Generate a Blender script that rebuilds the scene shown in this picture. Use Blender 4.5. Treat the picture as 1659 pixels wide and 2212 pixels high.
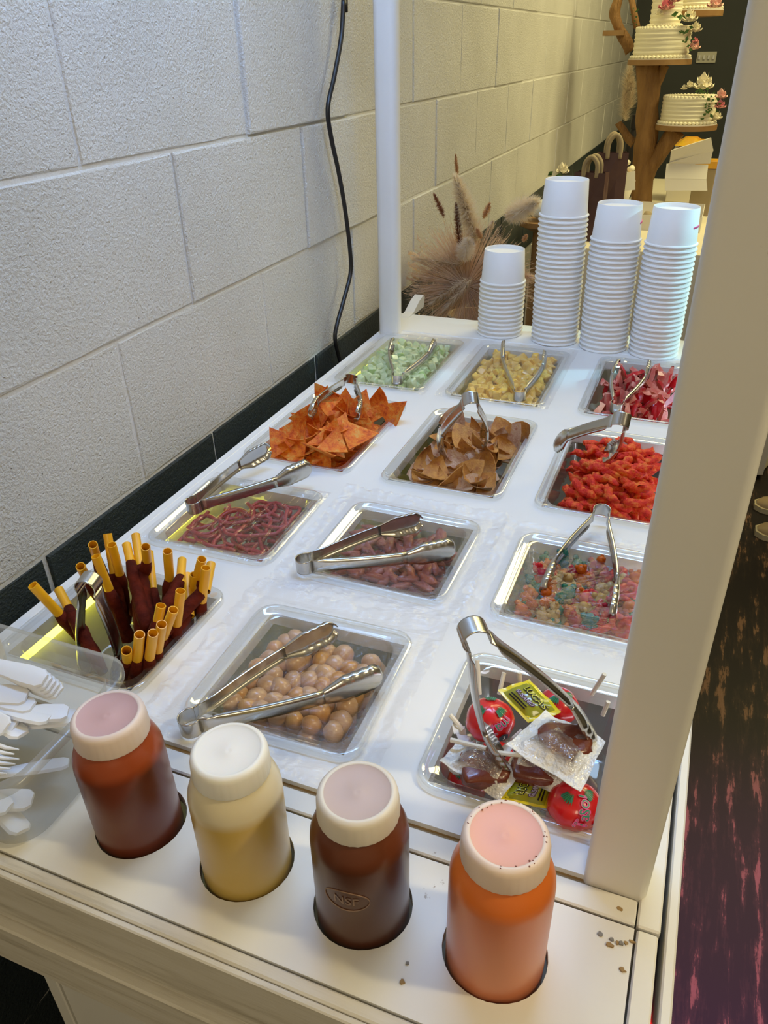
import bpy, bmesh, math, random
from mathutils import Vector, Matrix, noise, Quaternion

random.seed(7)
for o in list(bpy.data.objects):
    bpy.data.objects.remove(o)
scene = bpy.context.scene
COL = scene.collection
PI = math.pi
UP = 0.90          # height of the cart top over the floor; everything is laid out with the cart top at z = 0 and raised at the end

# ------------------------------------------------------------------ camera
F_PX = 1664.0
CAM = Vector((0.2648957, -0.37382937, 0.4808078))
YAW, PITCH, ROLL = (math.radians(a) for a in (22.14457, 59.07314, -1.171297))
ROT = Matrix.Rotation(YAW, 3, 'Z') @ Matrix.Rotation(PITCH, 3, 'X') @ Matrix.Rotation(ROLL, 3, 'Z')
cd = bpy.data.cameras.new('camera')
cd.sensor_fit = 'VERTICAL'; cd.sensor_height = 36.0; cd.sensor_width = 27.0
cd.lens = 36.0 * F_PX / 2212.0
cd.clip_start = 0.02; cd.clip_end = 60
cam = bpy.data.objects.new('camera', cd); COL.objects.link(cam)
cam.matrix_world = Matrix.Translation(CAM) @ ROT.to_4x4()
scene.camera = cam

def at(px, py, z=None, x=None, y=None):
    """survey helper: where the sight line through a point of the photograph meets a level, or an upright plane, of the place"""
    d = ROT @ Vector(((px - 829.5) / F_PX, -(py - 1106) / F_PX, -1.0))
    if z is not None: t = (z - CAM.z) / d.z
    elif x is not None: t = (x - CAM.x) / d.x
    else: t = (y - CAM.y) / d.y
    return CAM + d * t

# ------------------------------------------------------------------ world, lights, exposure
world = bpy.data.worlds.new('room_ambience'); scene.world = world
world.use_nodes = True
wn = world.node_tree.nodes['Background']
wn.inputs[0].default_value = (0.94, 0.75, 0.46, 1); wn.inputs[1].default_value = 0.24

def area(name, loc, target, size, power, col, size_y=None, spread=None):
    l = bpy.data.lights.new(name, 'AREA'); l.energy = power; l.color = col; l.size = size
    if size_y: l.shape = 'RECTANGLE'; l.size_y = size_y
    if spread: l.spread = spread
    o = bpy.data.objects.new(name, l); COL.objects.link(o)
    o.location = loc
    o.rotation_euler = (Vector(target) - Vector(loc)).to_track_quat('-Z', 'Y').to_euler()
    return o
def spot(name, loc, target, power, col, angle, blend=0.6, radius=0.05):
    l = bpy.data.lights.new(name, 'SPOT'); l.energy = power; l.color = col; l.spot_size = math.radians(angle); l.spot_blend = blend
    l.shadow_soft_size = radius
    o = bpy.data.objects.new(name, l); COL.objects.link(o); o.location = loc
    o.rotation_euler = (Vector(target) - Vector(loc)).to_track_quat('-Z', 'Y').to_euler()
    return o
area('awning_light', (0.10, 0.50, 1.20), (0.0, 0.5, 0), 0.22, 5.3, (0.47, 0.71, 1.0), 1.1)
area('awning_light_by_wall', (-0.12, 0.42, 1.15), (-0.37, 0.40, 0.55), 0.10, 6.0, (0.20, 0.42, 1.0), 0.9)
area('room_light_warm', (1.9, 0.25, 1.75), (0.2, -0.05, 0), 0.40, 5, (1.0, 0.83, 0.52), 0.40)
area('room_fill_front', (0.7, -1.7, 1.5), (0.1, 0.2, 0.0), 0.6, 11, (1.0, 0.84, 0.56), 0.6)  # warm fill added behind the camera to brighten post, fascia and bottles
spot('room_spot_warm', (1.45, 0.12, 1.45), (0.16, -0.16, 0), 44, (1.0, 0.82, 0.46), 26, 0.8, 0.06)
area('room_light_far', (0.9, 2.9, 1.9), (-0.1, 2.6, 0.1), 0.8, 54, (1.0, 0.87, 0.42), 2.4)
spot('party_light_purple', (1.0, 0.3, 1.9), (0.66, 0.50, -0.9), 620, (0.50, 0.09, 0.62), 26, 0.9)
spot('party_light_cyan', (1.25, 1.35, 0.75), (0.23, 1.06, 0.12), 55, (0.40, 0.85, 1.0), 15, 0.5, 0.03)

vs = scene.view_settings
vs.view_transform = 'Standard'; vs.look = 'None'; vs.exposure = 0.0; vs.gamma = 1.0; vs.use_curve_mapping = False

# ------------------------------------------------------------------ materials
MATS = {}
def newmat(name):
    m = bpy.data.materials.new(name); m.use_nodes = True
    MATS[name] = m
    nt = m.node_tree
    return m, nt, nt.nodes['Principled BSDF'], nt.nodes['Material Output']
def node(nt, typ, **kw):
    n = nt.nodes.new(typ)
    for k, v in kw.items(): setattr(n, k, v)
    return n
def coords(nt, scale=(1, 1, 1), kind='Object'):
    tc = node(nt, 'ShaderNodeTexCoord'); mp = node(nt, 'ShaderNodeMapping')
    mp.inputs['Scale'].default_value = scale
    nt.links.new(tc.outputs[kind], mp.inputs[0]); return mp.outputs[0]
def noise_tex(nt, vec, scale, detail=4, rough=0.55):
    n = node(nt, 'ShaderNodeTexNoise'); n.inputs['Scale'].default_value = scale
    n.inputs['Detail'].default_value = detail; n.inputs['Roughness'].default_value = rough
    nt.links.new(vec, n.inputs['Vector']); return n.outputs['Fac']
def ramp(nt, fac, stops):
    r = node(nt, 'ShaderNodeValToRGB'); e = r.color_ramp.elements
    while len(e) < len(stops): e.new(0.5)
    for i, (p, c) in enumerate(stops):
        e[i].position = p; e[i].color = (*c, 1) if len(c) == 3 else c
    nt.links.new(fac, r.inputs[0]); return r.outputs[0]
def bump(nt, h, strength, dist, base=None):
    b = node(nt, 'ShaderNodeBump'); b.inputs['Strength'].default_value = strength; b.inputs['Distance'].default_value = dist
    nt.links.new(h, b.inputs['Height'])
    if base: nt.links.new(base, b.inputs['Normal'])
    return b.outputs[0]
def mat(name, col, rough=0.5, metal=0.0, spec=0.5, coat=0.0, sss=0.0, var=None, vscale=30, bstr=0.0, bscale=200, bdist=0.002, trans=0.0, scale=(1, 1, 1), emit=None, estr=0):
    m, nt, b, out = newmat(name)
    b.inputs['Base Color'].default_value = (*col, 1); b.inputs['Roughness'].default_value = rough
    b.inputs['Metallic'].default_value = metal; b.inputs['Specular IOR Level'].default_value = spec
    b.inputs['Coat Weight'].default_value = coat; b.inputs['Coat Roughness'].default_value = 0.08
    b.inputs['Transmission Weight'].default_value = trans
    if sss:
        b.inputs['Subsurface Weight'].default_value = sss; b.inputs['Subsurface Radius'].default_value = (0.006, 0.004, 0.003)
        b.inputs['Subsurface Scale'].default_value = 1.0
    if emit:
        b.inputs['Emission Color'].default_value = (*emit, 1); b.inputs['Emission Strength'].default_value = estr
    if var or bstr:
        v = coords(nt, scale)
    if var:
        nt.links.new(ramp(nt, noise_tex(nt, v, vscale), [(0.3, col), (0.7, var)]), b.inputs['Base Color'])
    if bstr:
        nt.links.new(bump(nt, noise_tex(nt, v, bscale, 6), bstr, bdist), b.inputs['Normal'])
    return m

def clear_mat(name, tint, refl=0.35, rough=0.06, haze=0.0, hazecol=(0.9, 0.9, 0.9), bscale=0, bstr=0.3, bdist=0.002, stretch=(1, 1, 1), facing=0.35):
    """thin clear plastic: straight-through transparency plus a facing-dependent reflection and a little milky haze"""
    m, nt, b, out = newmat(name); nt.nodes.remove(b)
    tr = node(nt, 'ShaderNodeBsdfTransparent'); tr.inputs[0].default_value = (*tint, 1)
    gl = node(nt, 'ShaderNodeBsdfGlossy'); gl.inputs['Roughness'].default_value = rough; gl.inputs[0].default_value = (1, 1, 1, 1)
    lw = node(nt, 'ShaderNodeLayerWeight'); lw.inputs['Blend'].default_value = facing
    mm = node(nt, 'ShaderNodeMath', operation='MULTIPLY_ADD'); mm.inputs[1].default_value = refl; mm.inputs[2].default_value = 0.03
    nt.links.new(lw.outputs['Facing'], mm.inputs[0])
    mx = node(nt, 'ShaderNodeMixShader'); nt.links.new(mm.outputs[0], mx.inputs[0])
    nt.links.new(tr.outputs[0], mx.inputs[1]); nt.links.new(gl.outputs[0], mx.inputs[2])
    last = mx.outputs[0]
    if haze:
        df = node(nt, 'ShaderNodeBsdfTranslucent'); df.inputs[0].default_value = (*hazecol, 1)
        d2 = node(nt, 'ShaderNodeBsdfDiffuse'); d2.inputs[0].default_value = (*hazecol, 1)
        dm = node(nt, 'ShaderNodeMixShader'); dm.inputs[0].default_value = 0.5
        nt.links.new(df.outputs[0], dm.inputs[1]); nt.links.new(d2.outputs[0], dm.inputs[2])
        m2 = node(nt, 'ShaderNodeMixShader'); m2.inputs[0].default_value = haze
        nt.links.new(last, m2.inputs[1]); nt.links.new(dm.outputs[0], m2.inputs[2]); last = m2.outputs[0]
    if bscale:
        v = coords(nt, stretch)
        nb = bump(nt, noise_tex(nt, v, bscale, 5), bstr, bdist)
        nt.links.new(nb, gl.inputs['Normal']); nt.links.new(nb, lw.inputs['Normal'])
    nt.links.new(last, out.inputs[0])
    return m

def block_mat(name, c1, c2, bs=1.0):
    m, nt, b, out = newmat(name)
    v = coords(nt, (1, 1, 1), 'Generated'); 
    g = node(nt, 'ShaderNodeNewGeometry')
    n1 = noise_tex(nt, g.outputs['Position'], 240, 5, 0.6)
    n2 = noise_tex(nt, g.outputs['Position'], 420, 3, 0.6)
    n3 = noise_tex(nt, g.outputs['Position'], 5, 3)
    vo = node(nt, 'ShaderNodeTexVoronoi'); vo.inputs['Scale'].default_value = 90; nt.links.new(g.outputs['Position'], vo.inputs['Vector'])
    pit = ramp(nt, vo.outputs['Distance'], [(0.03, (0, 0, 0)), (0.13, (1, 1, 1))])
    mx = node(nt, 'ShaderNodeMath', operation='MULTIPLY_ADD'); nt.links.new(n2, mx.inputs[0]); mx.inputs[1].default_value = 0.4; nt.links.new(n1, mx.inputs[2])
    bn = bump(nt, mx.outputs[0], 0.85 * bs, 0.0045)
    bn = bump(nt, pit, 0.6 * bs, 0.003, bn)
    nt.links.new(bn, b.inputs['Normal'])
    nt.links.new(ramp(nt, n3, [(0.35, c1), (0.7, c2)]), b.inputs['Base Color'])
    b.inputs['Roughness'].default_value = 0.42; b.inputs['Specular IOR Level'].default_value = 0.4
    return m
block_mat('block_paint', (0.78, 0.77, 0.73), (0.70, 0.69, 0.65))
block_mat('mortar_paint', (0.74, 0.73, 0.69), (0.80, 0.79, 0.76), 0.5)
block_mat('stripe_paint', (0.035, 0.048, 0.050), (0.024, 0.034, 0.036), 0.8)
mat('far_wall_paint', (0.050, 0.056, 0.050), 0.6, var=(0.042, 0.048, 0.043), vscale=3)
mat('plain_wall_paint', (0.45, 0.42, 0.34), 0.7)

def cart_mat(name, c, scuff=(0.42, 0.36, 0.28), amount=0.70):
    m, nt, b, out = newmat(name)
    g = node(nt, 'ShaderNodeNewGeometry')
    n1 = noise_tex(nt, g.outputs['Position'], 38, 8, 0.72)
    n2 = noise_tex(nt, g.outputs['Position'], 9, 3)
    c1 = ramp(nt, n2, [(0.3, c), (0.75, tuple(x * 0.95 for x in c))])
    mk = ramp(nt, n1, [(amount, (0, 0, 0)), (amount + 0.03, (1, 1, 1))])
    mx = node(nt, 'ShaderNodeMix', data_type='RGBA'); nt.links.new(mk, mx.inputs[0]); nt.links.new(c1, mx.inputs[6]); mx.inputs[7].default_value = (*scuff, 1)
    nt.links.new(mx.outputs[2], b.inputs['Base Color'])
    n4 = noise_tex(nt, g.outputs['Position'], 140, 4)
    nt.links.new(bump(nt, n4, 0.12, 0.001), b.inputs['Normal'])
    b.inputs['Roughness'].default_value = 0.38
    return m
cart_mat('cart_white', (0.80, 0.80, 0.79), amount=0.735)
cart_mat('cart_trim', (0.76, 0.745, 0.69), amount=0.675)
m_, nt_, b_, o_ = newmat('fascia_wood')
v_ = coords(nt_, (4, 60, 60))
g_ = noise_tex(nt_, v_, 1.4, 7, 0.7)
nt_.links.new(ramp(nt_, g_, [(0.30, (0.40, 0.36, 0.28)), (0.48, (0.62, 0.58, 0.49)), (0.72, (0.70, 0.67, 0.60))]), b_.inputs['Base Color'])
nt_.links.new(bump(nt_, g_, 0.3, 0.002), b_.inputs['Normal']); b_.inputs['Roughness'].default_value = 0.5
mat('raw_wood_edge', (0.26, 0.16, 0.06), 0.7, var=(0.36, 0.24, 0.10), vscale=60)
mat('under_dark', (0.22, 0.21, 0.20), 0.8)

m_, nt_, b_, o_ = newmat('stained_floor')
v_ = coords(nt_, (17.0, 2.0, 1))
n1_ = noise_tex(nt_, v_, 2.2, 9, 0.68)
v2_ = coords(nt_, (1.6, 1, 1))
n2_ = noise_tex(nt_, v2_, 13, 6, 0.7)
mul_ = node(nt_, 'ShaderNodeMath', operation='MULTIPLY_ADD'); nt_.links.new(n2_, mul_.inputs[0]); mul_.inputs[1].default_value = 0.35; nt_.links.new(n1_, mul_.inputs[2])
nt_.links.new(ramp(nt_, mul_.outputs[0], [(0.66, (0.014, 0.010, 0.008)), (0.745, (0.030, 0.019, 0.012)), (0.785, (0.17, 0.090, 0.045)), (0.95, (0.22, 0.12, 0.07))]), b_.inputs['Base Color'])
b_.inputs['Roughness'].default_value = 0.5; b_.inputs['Specular IOR Level'].default_value = 0.2

clear_mat('pan_clear', (0.955, 0.965, 0.962), 0.55, 0.05, haze=0.012, facing=0.30)
clear_mat('pan_rim_clear', (0.93, 0.945, 0.94), 0.75, 0.06, haze=0.05, hazecol=(0.82, 0.84, 0.86), facing=0.45)
clear_mat('film_crumpled', (0.97, 0.97, 0.975), 0.25, 0.07, haze=0.006, hazecol=(0.95, 0.95, 0.97), bscale=90, bstr=1.0, bdist=0.0022, stretch=(0.8, 2.6, 1), facing=0.30)
clear_mat('film_taut', (0.97, 0.965, 0.965), 0.26, 0.05, haze=0.006, hazecol=(0.9, 0.88, 0.9), bscale=26, bstr=0.7, bdist=0.008, stretch=(3.2, 0.8, 1), facing=0.33)
clear_mat('bin_frosted', (0.86, 0.86, 0.83), 0.30, 0.25, haze=0.24, hazecol=(0.80, 0.79, 0.74), facing=0.35)
mat('steel', (0.56, 0.54, 0.50), 0.24, 1.0, bstr=0.05, bscale=60)
mat('paper_white', (0.86, 0.86, 0.85), 0.55, var=(0.83, 0.83, 0.82), vscale=20)
mat('print_pink', (0.75, 0.10, 0.30), 0.5)
mat('cord_black', (0.012, 0.012, 0.013), 0.35)
mat('straw_yellow', (0.88, 0.46, 0.012), 0.38, sss=0.0, var=(0.80, 0.38, 0.01), vscale=40)
mat('tamarind_coat', (0.055, 0.005, 0.0015), 0.8, spec=0.15, var=(0.13, 0.014, 0.004), vscale=90, bstr=0.8, bscale=260, bdist=0.002)
mat('nut_tan', (0.46, 0.26, 0.12), 0.32, var=(0.54, 0.34, 0.19), vscale=60, coat=0.25)
mat('nut_amber', (0.48, 0.21, 0.035), 0.30, var=(0.52, 0.29, 0.10), vscale=60, coat=0.25)
mat('lace_red', (0.38, 0.010, 0.018), 0.38, var=(0.28, 0.007, 0.013), vscale=30, coat=0.15)
mat('strip_brown', (0.24, 0.040, 0.025), 0.42, var=(0.36, 0.10, 0.06), vscale=70, bstr=0.6, bscale=150, coat=0.2)
mat('strip_orange', (0.40, 0.09, 0.015), 0.4, var=(0.28, 0.05, 0.02), vscale=70, bstr=0.6, bscale=150, coat=0.2)
for n_, c_ in {'gummy_red': (0.50, 0.004, 0.010), 'gummy_green': (0.012, 0.12, 0.06), 'gummy_orange': (0.46, 0.085, 0.004), 'gummy_clear': (0.42, 0.26, 0.09), 'gummy_pink': (0.34, 0.012, 0.03), 'gummy_teal': (0.008, 0.14, 0.14)}.items():
    mat(n_, c_, 0.16, spec=0.35)
def chip_mat(name, stops, bs=0.6, vs_=55):
    m, nt, b, out = newmat(name)
    g = node(nt, 'ShaderNodeNewGeometry')
    n1 = noise_tex(nt, g.outputs['Position'], vs_, 8, 0.72)
    nt.links.new(ramp(nt, n1, stops), b.inputs['Base Color'])
    nt.links.new(bump(nt, noise_tex(nt, g.outputs['Position'], 420, 4), bs, 0.002), b.inputs['Normal'])
    b.inputs['Roughness'].default_value = 0.62
    return m
chip_mat('chip_orange', [(0.33, (0.42, 0.035, 0.003)), (0.45, (0.70, 0.13, 0.006)), (0.54, (0.78, 0.22, 0.012)), (0.64, (0.70, 0.36, 0.08))], 0.6, 85)
chip_mat('chip_tan', [(0.30, (0.34, 0.10, 0.03)), (0.44, (0.50, 0.22, 0.06)), (0.58, (0.60, 0.29, 0.06)), (0.70, (0.62, 0.36, 0.16))], 0.6, 130)
chip_mat('chip_dusty', [(0.30, (0.36, 0.13, 0.07)), (0.42, (0.54, 0.30, 0.18)), (0.55, (0.62, 0.42, 0.28)), (0.70, (0.56, 0.28, 0.08))], 0.6, 130)
chip_mat('puff_red', [(0.32, (0.46, 0.008, 0.004)), (0.45, (0.74, 0.020, 0.008)), (0.52, (0.82, 0.07, 0.010)), (0.62, (0.86, 0.24, 0.03))], 0.9, 90)
mat('cucumber_flesh', (0.52, 0.66, 0.34), 0.28, var=(0.64, 0.74, 0.46), vscale=50, coat=0.3, sss=0.2)
mat('cucumber_rind', (0.30, 0.50, 0.14), 0.3, var=(0.42, 0.58, 0.24), vscale=60, coat=0.3)
mat('pineapple_flesh', (0.84, 0.50, 0.06), 0.3, var=(0.86, 0.60, 0.14), vscale=60, coat=0.25, sss=0.2)
mat('strawberry_skin', (0.55, 0.008, 0.016), 0.25, var=(0.42, 0.006, 0.012), vscale=60, coat=0.3, bstr=0.4, bscale=200)
mat('strawberry_cut', (0.60, 0.05, 0.045), 0.3, var=(0.84, 0.42, 0.32), vscale=70, coat=0.3)
mat('cutlery_white', (0.84, 0.84, 0.85), 0.33, sss=0.15)
mat('wood_trunk', (0.20, 0.095, 0.025), 0.65, var=(0.34, 0.18, 0.055), vscale=9, bstr=0.7, bscale=24, bdist=0.02, scale=(3, 3, 0.7))
mat('wood_disc', (0.26, 0.13, 0.04), 0.6, var=(0.33, 0.19, 0.07), vscale=14)
m_, nt_, b_, o_ = newmat('buttercream')
v_ = coords(nt_, (2, 2, 90))
h_ = noise_tex(nt_, v_, 1.2, 3)
b_.inputs['Base Color'].default_value = (0.86, 0.80, 0.60, 1); b_.inputs['Roughness'].default_value = 0.5
nt_.links.new(bump(nt_, h_, 0.6, 0.01), b_.inputs['Normal'])
mat('petal_cream', (0.86, 0.80, 0.62), 0.55); mat('petal_pink', (0.74, 0.20, 0.27), 0.55, var=(0.82, 0.42, 0.42), vscale=30); mat('petal_blush', (0.80, 0.50, 0.44), 0.55)
mat('leaf_green', (0.045, 0.12, 0.025), 0.5, var=(0.09, 0.20, 0.05), vscale=30)
mat('card_white', (0.78, 0.74, 0.65), 0.6); mat('cloth_white', (0.74, 0.68, 0.52), 0.8); mat('cloth_gold', (0.46, 0.31, 0.03), 0.6)
mat('bag_brown', (0.065, 0.028, 0.030), 0.6, var=(0.090, 0.040, 0.036), vscale=12); mat('rope_tan', (0.34, 0.27, 0.17), 0.8)
def dry_mat(name, c1, c2):
    m, nt, b, out = newmat(name); nt.nodes.remove(b)
    col = ramp(nt, noise_tex(nt, coords(nt), 40), [(0.35, c1), (0.65, c2)])
    d = node(nt, 'ShaderNodeBsdfDiffuse'); t = node(nt, 'ShaderNodeBsdfTranslucent'); mx = node(nt, 'ShaderNodeMixShader'); mx.inputs[0].default_value = 0.5
    nt.links.new(col, d.inputs[0]); nt.links.new(col, t.inputs[0]); nt.links.new(d.outputs[0], mx.inputs[1]); nt.links.new(t.outputs[0], mx.inputs[2]); nt.links.new(mx.outputs[0], out.inputs[0])
    return m
dry_mat('dried_beige', (0.86, 0.70, 0.56), (0.72, 0.55, 0.42)); dry_mat('dried_cream', (0.92, 0.85, 0.72), (0.88, 0.78, 0.64)); dry_mat('dried_rust', (0.36, 0.17, 0.11), (0.28, 0.12, 0.08))
dry_mat('dried_tan', (0.66, 0.42, 0.26), (0.54, 0.32, 0.18)); dry_mat('dried_pale', (0.82, 0.72, 0.58), (0.72, 0.60, 0.47))
mat('vase_beige', (0.52, 0.44, 0.34), 0.5); mat('pumpkin_white', (0.72, 0.76, 0.72), 0.5)
mat('plate_ivory', (0.62, 0.60, 0.48), 0.4); mat('cap_orange', (0.72, 0.20, 0.02), 0.4); mat('pack_yellow', (0.80, 0.52, 0.02), 0.4, var=(0.70, 0.28, 0.03), vscale=14)
mat('pipe_grey', (0.20, 0.25, 0.25), 0.45); mat('led_yellow', (0.9, 0.8, 0.1), 0.4, emit=(0.95, 0.95, 0.08), estr=7); mat('led_white', (0.9, 0.9, 0.95), 0.4, emit=(0.85, 0.88, 1.0), estr=6)
mat('led_red', (0.9, 0.05, 0.05), 0.4, emit=(1.0, 0.02, 0.02), estr=6)
mat('shirt_black', (0.012, 0.012, 0.014), 0.8); mat('skin_tone', (0.42, 0.24, 0.15), 0.55, sss=0.1); mat('hair_dark', (0.02, 0.014, 0.010), 0.6)
mat('shoe_tan', (0.30, 0.21, 0.10), 0.6); mat('shoe_sole', (0.46, 0.38, 0.22), 0.6)
mat('wrap_red', (0.66, 0.010, 0.014), 0.26, var=(0.50, 0.006, 0.010), vscale=40, coat=0.5); mat('wrap_green', (0.012, 0.16, 0.07), 0.3, coat=0.4)
mat('wrap_white', (0.82, 0.81, 0.76), 0.33, coat=0.4); mat('ink_black', (0.012, 0.010, 0.012), 0.5); mat('ink_green', (0.02, 0.26, 0.13), 0.4)
mat('packet_yellow', (0.80, 0.66, 0.01), 0.28, coat=0.4); mat('packet_olive', (0.30, 0.31, 0.012), 0.22, coat=0.6)
mat('ink_purple', (0.10, 0.05, 0.10), 0.5); mat('ink_lilac', (0.56, 0.50, 0.66), 0.5); mat('ink_lime', (0.55, 0.55, 0.05), 0.5)
mat('tamarind_pad', (0.13, 0.022, 0.010), 0.30, var=(0.20, 0.05, 0.02), vscale=70, bstr=0.5, bscale=120, coat=0.4)
mat('stick_paper', (0.78, 0.73, 0.60), 0.6, var=(0.80, 0.76, 0.66), vscale=80)
# ------------------------------------------------------------------ mesh helpers
WLOC = {}
class MB:
    def __init__(s): s.v = []; s.f = []; s.mi = []; s.uv = None
    def add(s, verts, faces, mi=0):
        k = len(s.v); s.v += [Vector(p) for p in verts]; s.f += [tuple(i + k for i in f) for f in faces]; s.mi += [mi] * len(faces); return s
    def box(s, x0, x1, y0, y1, z0, z1, ch=0.0, mi=0):
        if ch <= 0:
            v = [(x, y, z) for z in (z0, z1) for y in (y0, y1) for x in (x0, x1)]
            return s.add(v, [(0, 2, 3, 1), (4, 5, 7, 6), (0, 1, 5, 4), (2, 6, 7, 3), (0, 4, 6, 2), (1, 3, 7, 5)], mi)
        bm = bmesh.new(); bmesh.ops.create_cube(bm, size=1)
        for q in bm.verts: q.co = Vector((x0 + (q.co.x + .5) * (x1 - x0), y0 + (q.co.y + .5) * (y1 - y0), z0 + (q.co.z + .5) * (z1 - z0)))
        bmesh.ops.bevel(bm, geom=list(bm.edges), offset=ch, segments=1, affect='EDGES')
        s.bm(bm, mi); bm.free(); return s
    def bm(s, bm, mi=0):
        bm.verts.index_update()
        return s.add([q.co.copy() for q in bm.verts], [tuple(q.index for q in f.verts) for f in bm.faces], mi)
    def rings(s, rings, closed=True, cap0=False, cap1=False, mi=0):
        n = len(rings[0]); v = [p for r in rings for p in r]; f = []
        for i in range(len(rings) - 1):
            for j in range(n if closed else n - 1):
                a, b = i * n + j, i * n + (j + 1) % n
                f.append((a, b, b + n, a + n))
        if cap0: f.append(tuple(range(n - 1, -1, -1)))
        if cap1: f.append(tuple((len(rings) - 1) * n + j for j in range(n)))
        return s.add(v, f, mi)
    def lathe(s, prof, n=32, c=(0, 0, 0), cap0=False, cap1=False, mi=0, axis=None):
        R = []
        q = Vector((0, 0, 1)).rotation_difference(Vector(axis)) if axis is not None else None
        for r, z in prof:
            ring = []
            for j in range(n):
                p = Vector((r * math.cos(2 * PI * j / n), r * math.sin(2 * PI * j / n), z))
                if q: p = q @ p
                ring.append(p + Vector(c))
            R.append(ring)
        return s.rings(R, True, cap0, cap1, mi)
    def tube(s, pts, rad, n=8, cap=True, mi=0, jit=0.0):
        pts = [Vector(p) for p in pts]; R = []
        up = Vector((0.31, 0.22, 0.93)).normalized()
        t0 = (pts[1] - pts[0]).normalized(); a = t0.cross(up)
        if a.length < 0.05: a = t0.cross(Vector((1, 0, 0)))
        a.normalize()
        for i, p in enumerate(pts):
            t = (pts[min(i + 1, len(pts) - 1)] - pts[max(i - 1, 0)]).normalized()
            a = (a - t * a.dot(t)).normalized(); b = t.cross(a)
            r = rad[i] if isinstance(rad, (list, tuple)) else rad
            R.append([p + (a * math.cos(2 * PI * j / n) + b * math.sin(2 * PI * j / n)) * r * (1 + jit * random.uniform(-1, 1)) for j in range(n)])
        return s.rings(R, True, cap, cap, mi)
    def sphere(s, c, r, nu=12, nv=8, mi=0):
        rx, ry, rz = r if isinstance(r, (tuple, list)) else (r, r, r)
        R = []
        for i in range(nv + 1):
            th = PI * (0.03 + 0.94 * i / nv)
            R.append([Vector(c) + Vector((rx * math.sin(th) * math.cos(2 * PI * j / nu), ry * math.sin(th) * math.sin(2 * PI * j / nu), -rz * math.cos(th))) for j in range(nu)])
        return s.rings(R, True, True, True, mi)
    def xf(s, M):
        s.v = [M @ p for p in s.v]; return s
    def mesh(s, name, origin=None):
        o = Vector(origin) if origin is not None else Vector((0, 0, 0))
        me = bpy.data.meshes.new(name)
        me.from_pydata([p - o for p in s.v], [], s.f)
        return me
def wloc(o):
    l = Vector((0, 0, 0))
    while o: l += Vector(o.location); o = o.parent
    return l
def obj(name, mb, mats, parent=None, smooth=False, origin=None, world=True, angle=None):
    """mb is laid out in place (world=True) or round the origin of its own (world=False)"""
    if isinstance(mats, str): mats = [mats]
    if isinstance(mb, MB):
        base = wloc(parent) if parent else Vector((0, 0, 0))
        org = Vector(origin) if origin is not None else base
        me = mb.mesh(name, org if world else None)
        for m in mats: me.materials.append(MATS[m])
        if len(mats) > 1: me.polygons.foreach_set('material_index', mb.mi)
        if mb.uv:
            ul = me.uv_layers.new(name='UVMap')
            for lp in me.loops: ul.data[lp.index].uv = mb.uv[lp.vertex_index]
        if smooth:
            me.polygons.foreach_set('use_smooth', [True] * len(me.polygons))
            if angle: 
                try: me.set_sharp_from_angle(angle=math.radians(angle))
                except Exception: pass
    else:
        me = mb; org = Vector((0, 0, 0)); base = org
    o = bpy.data.objects.new(name, me); COL.objects.link(o)
    if parent: o.parent = parent
    if world and isinstance(mb, MB): o.location = org - base
    return o
def tag(o, label, cat, group=None, kind=None):
    if label: o['label'] = label
    if cat: o['category'] = cat
    if group: o['group'] = group
    if kind: o['kind'] = kind
    return o
def thing(name, label, cat, loc=(0, 0, 0), group=None, rot=None):
    o = bpy.data.objects.new(name, None); COL.objects.link(o); o.location = loc; o.empty_display_size = 0.02
    if rot: o.rotation_euler = rot
    return tag(o, label, cat, group)
def one(name, mb, mats, label, cat, group=None, smooth=False, origin=None, angle=None):
    """a thing that is one mesh, its origin at the middle of its underside"""
    if origin is None:
        xs = [p.x for p in mb.v]; ys = [p.y for p in mb.v]; zs = [p.z for p in mb.v]
        origin = ((min(xs) + max(xs)) / 2, (min(ys) + max(ys)) / 2, min(zs))
    return tag(obj(name, mb, mats, None, smooth, origin, True, angle), label, cat, group)
def proto(name, mb, mats, smooth=True, angle=None):
    if isinstance(mats, str): mats = [mats]
    me = mb.mesh(name)
    for m in mats: me.materials.append(MATS[m])
    if len(mats) > 1: me.polygons.foreach_set('material_index', mb.mi)
    if smooth:
        me.polygons.foreach_set('use_smooth', [True] * len(me.polygons))
        if angle: me.set_sharp_from_angle(angle=math.radians(angle))
    return me
def put(name, me, loc, rot=(0, 0, 0), scale=1.0, label=None, cat=None, group=None, parent=None):
    o = bpy.data.objects.new(name, me); COL.objects.link(o)
    o.location = loc; o.rotation_euler = rot
    o.scale = scale if isinstance(scale, (tuple, list)) else (scale,) * 3
    if parent: o.parent = parent
    if label: tag(o, label, cat, group)
    return o
def spline(pts, n):
    pts = [Vector(p) for p in pts]; P = [pts[0]] + pts + [pts[-1]]; out = []
    for i in range(1, len(P) - 2):
        for k in range(n):
            t = k / n; a, b, c, d = P[i - 1], P[i], P[i + 1], P[i + 2]
            out.append(0.5 * ((2 * b) + (c - a) * t + (2 * a - 5 * b + 4 * c - d) * t * t + (3 * b - a - 3 * c + d) * t ** 3))
    out.append(pts[-1]); return out
def rrect(cx, cy, w, d, r, z, n=5):
    out = []
    for qx, qy, a0 in ((1, 1, 0), (-1, 1, 90), (-1, -1, 180), (1, -1, 270)):
        for k in range(n + 1):
            a = math.radians(a0 + 90 * k / n)
            out.append(Vector((cx + qx * (w / 2 - r) + r * math.cos(a), cy + qy * (d / 2 - r) + r * math.sin(a), z)))
    return out
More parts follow.
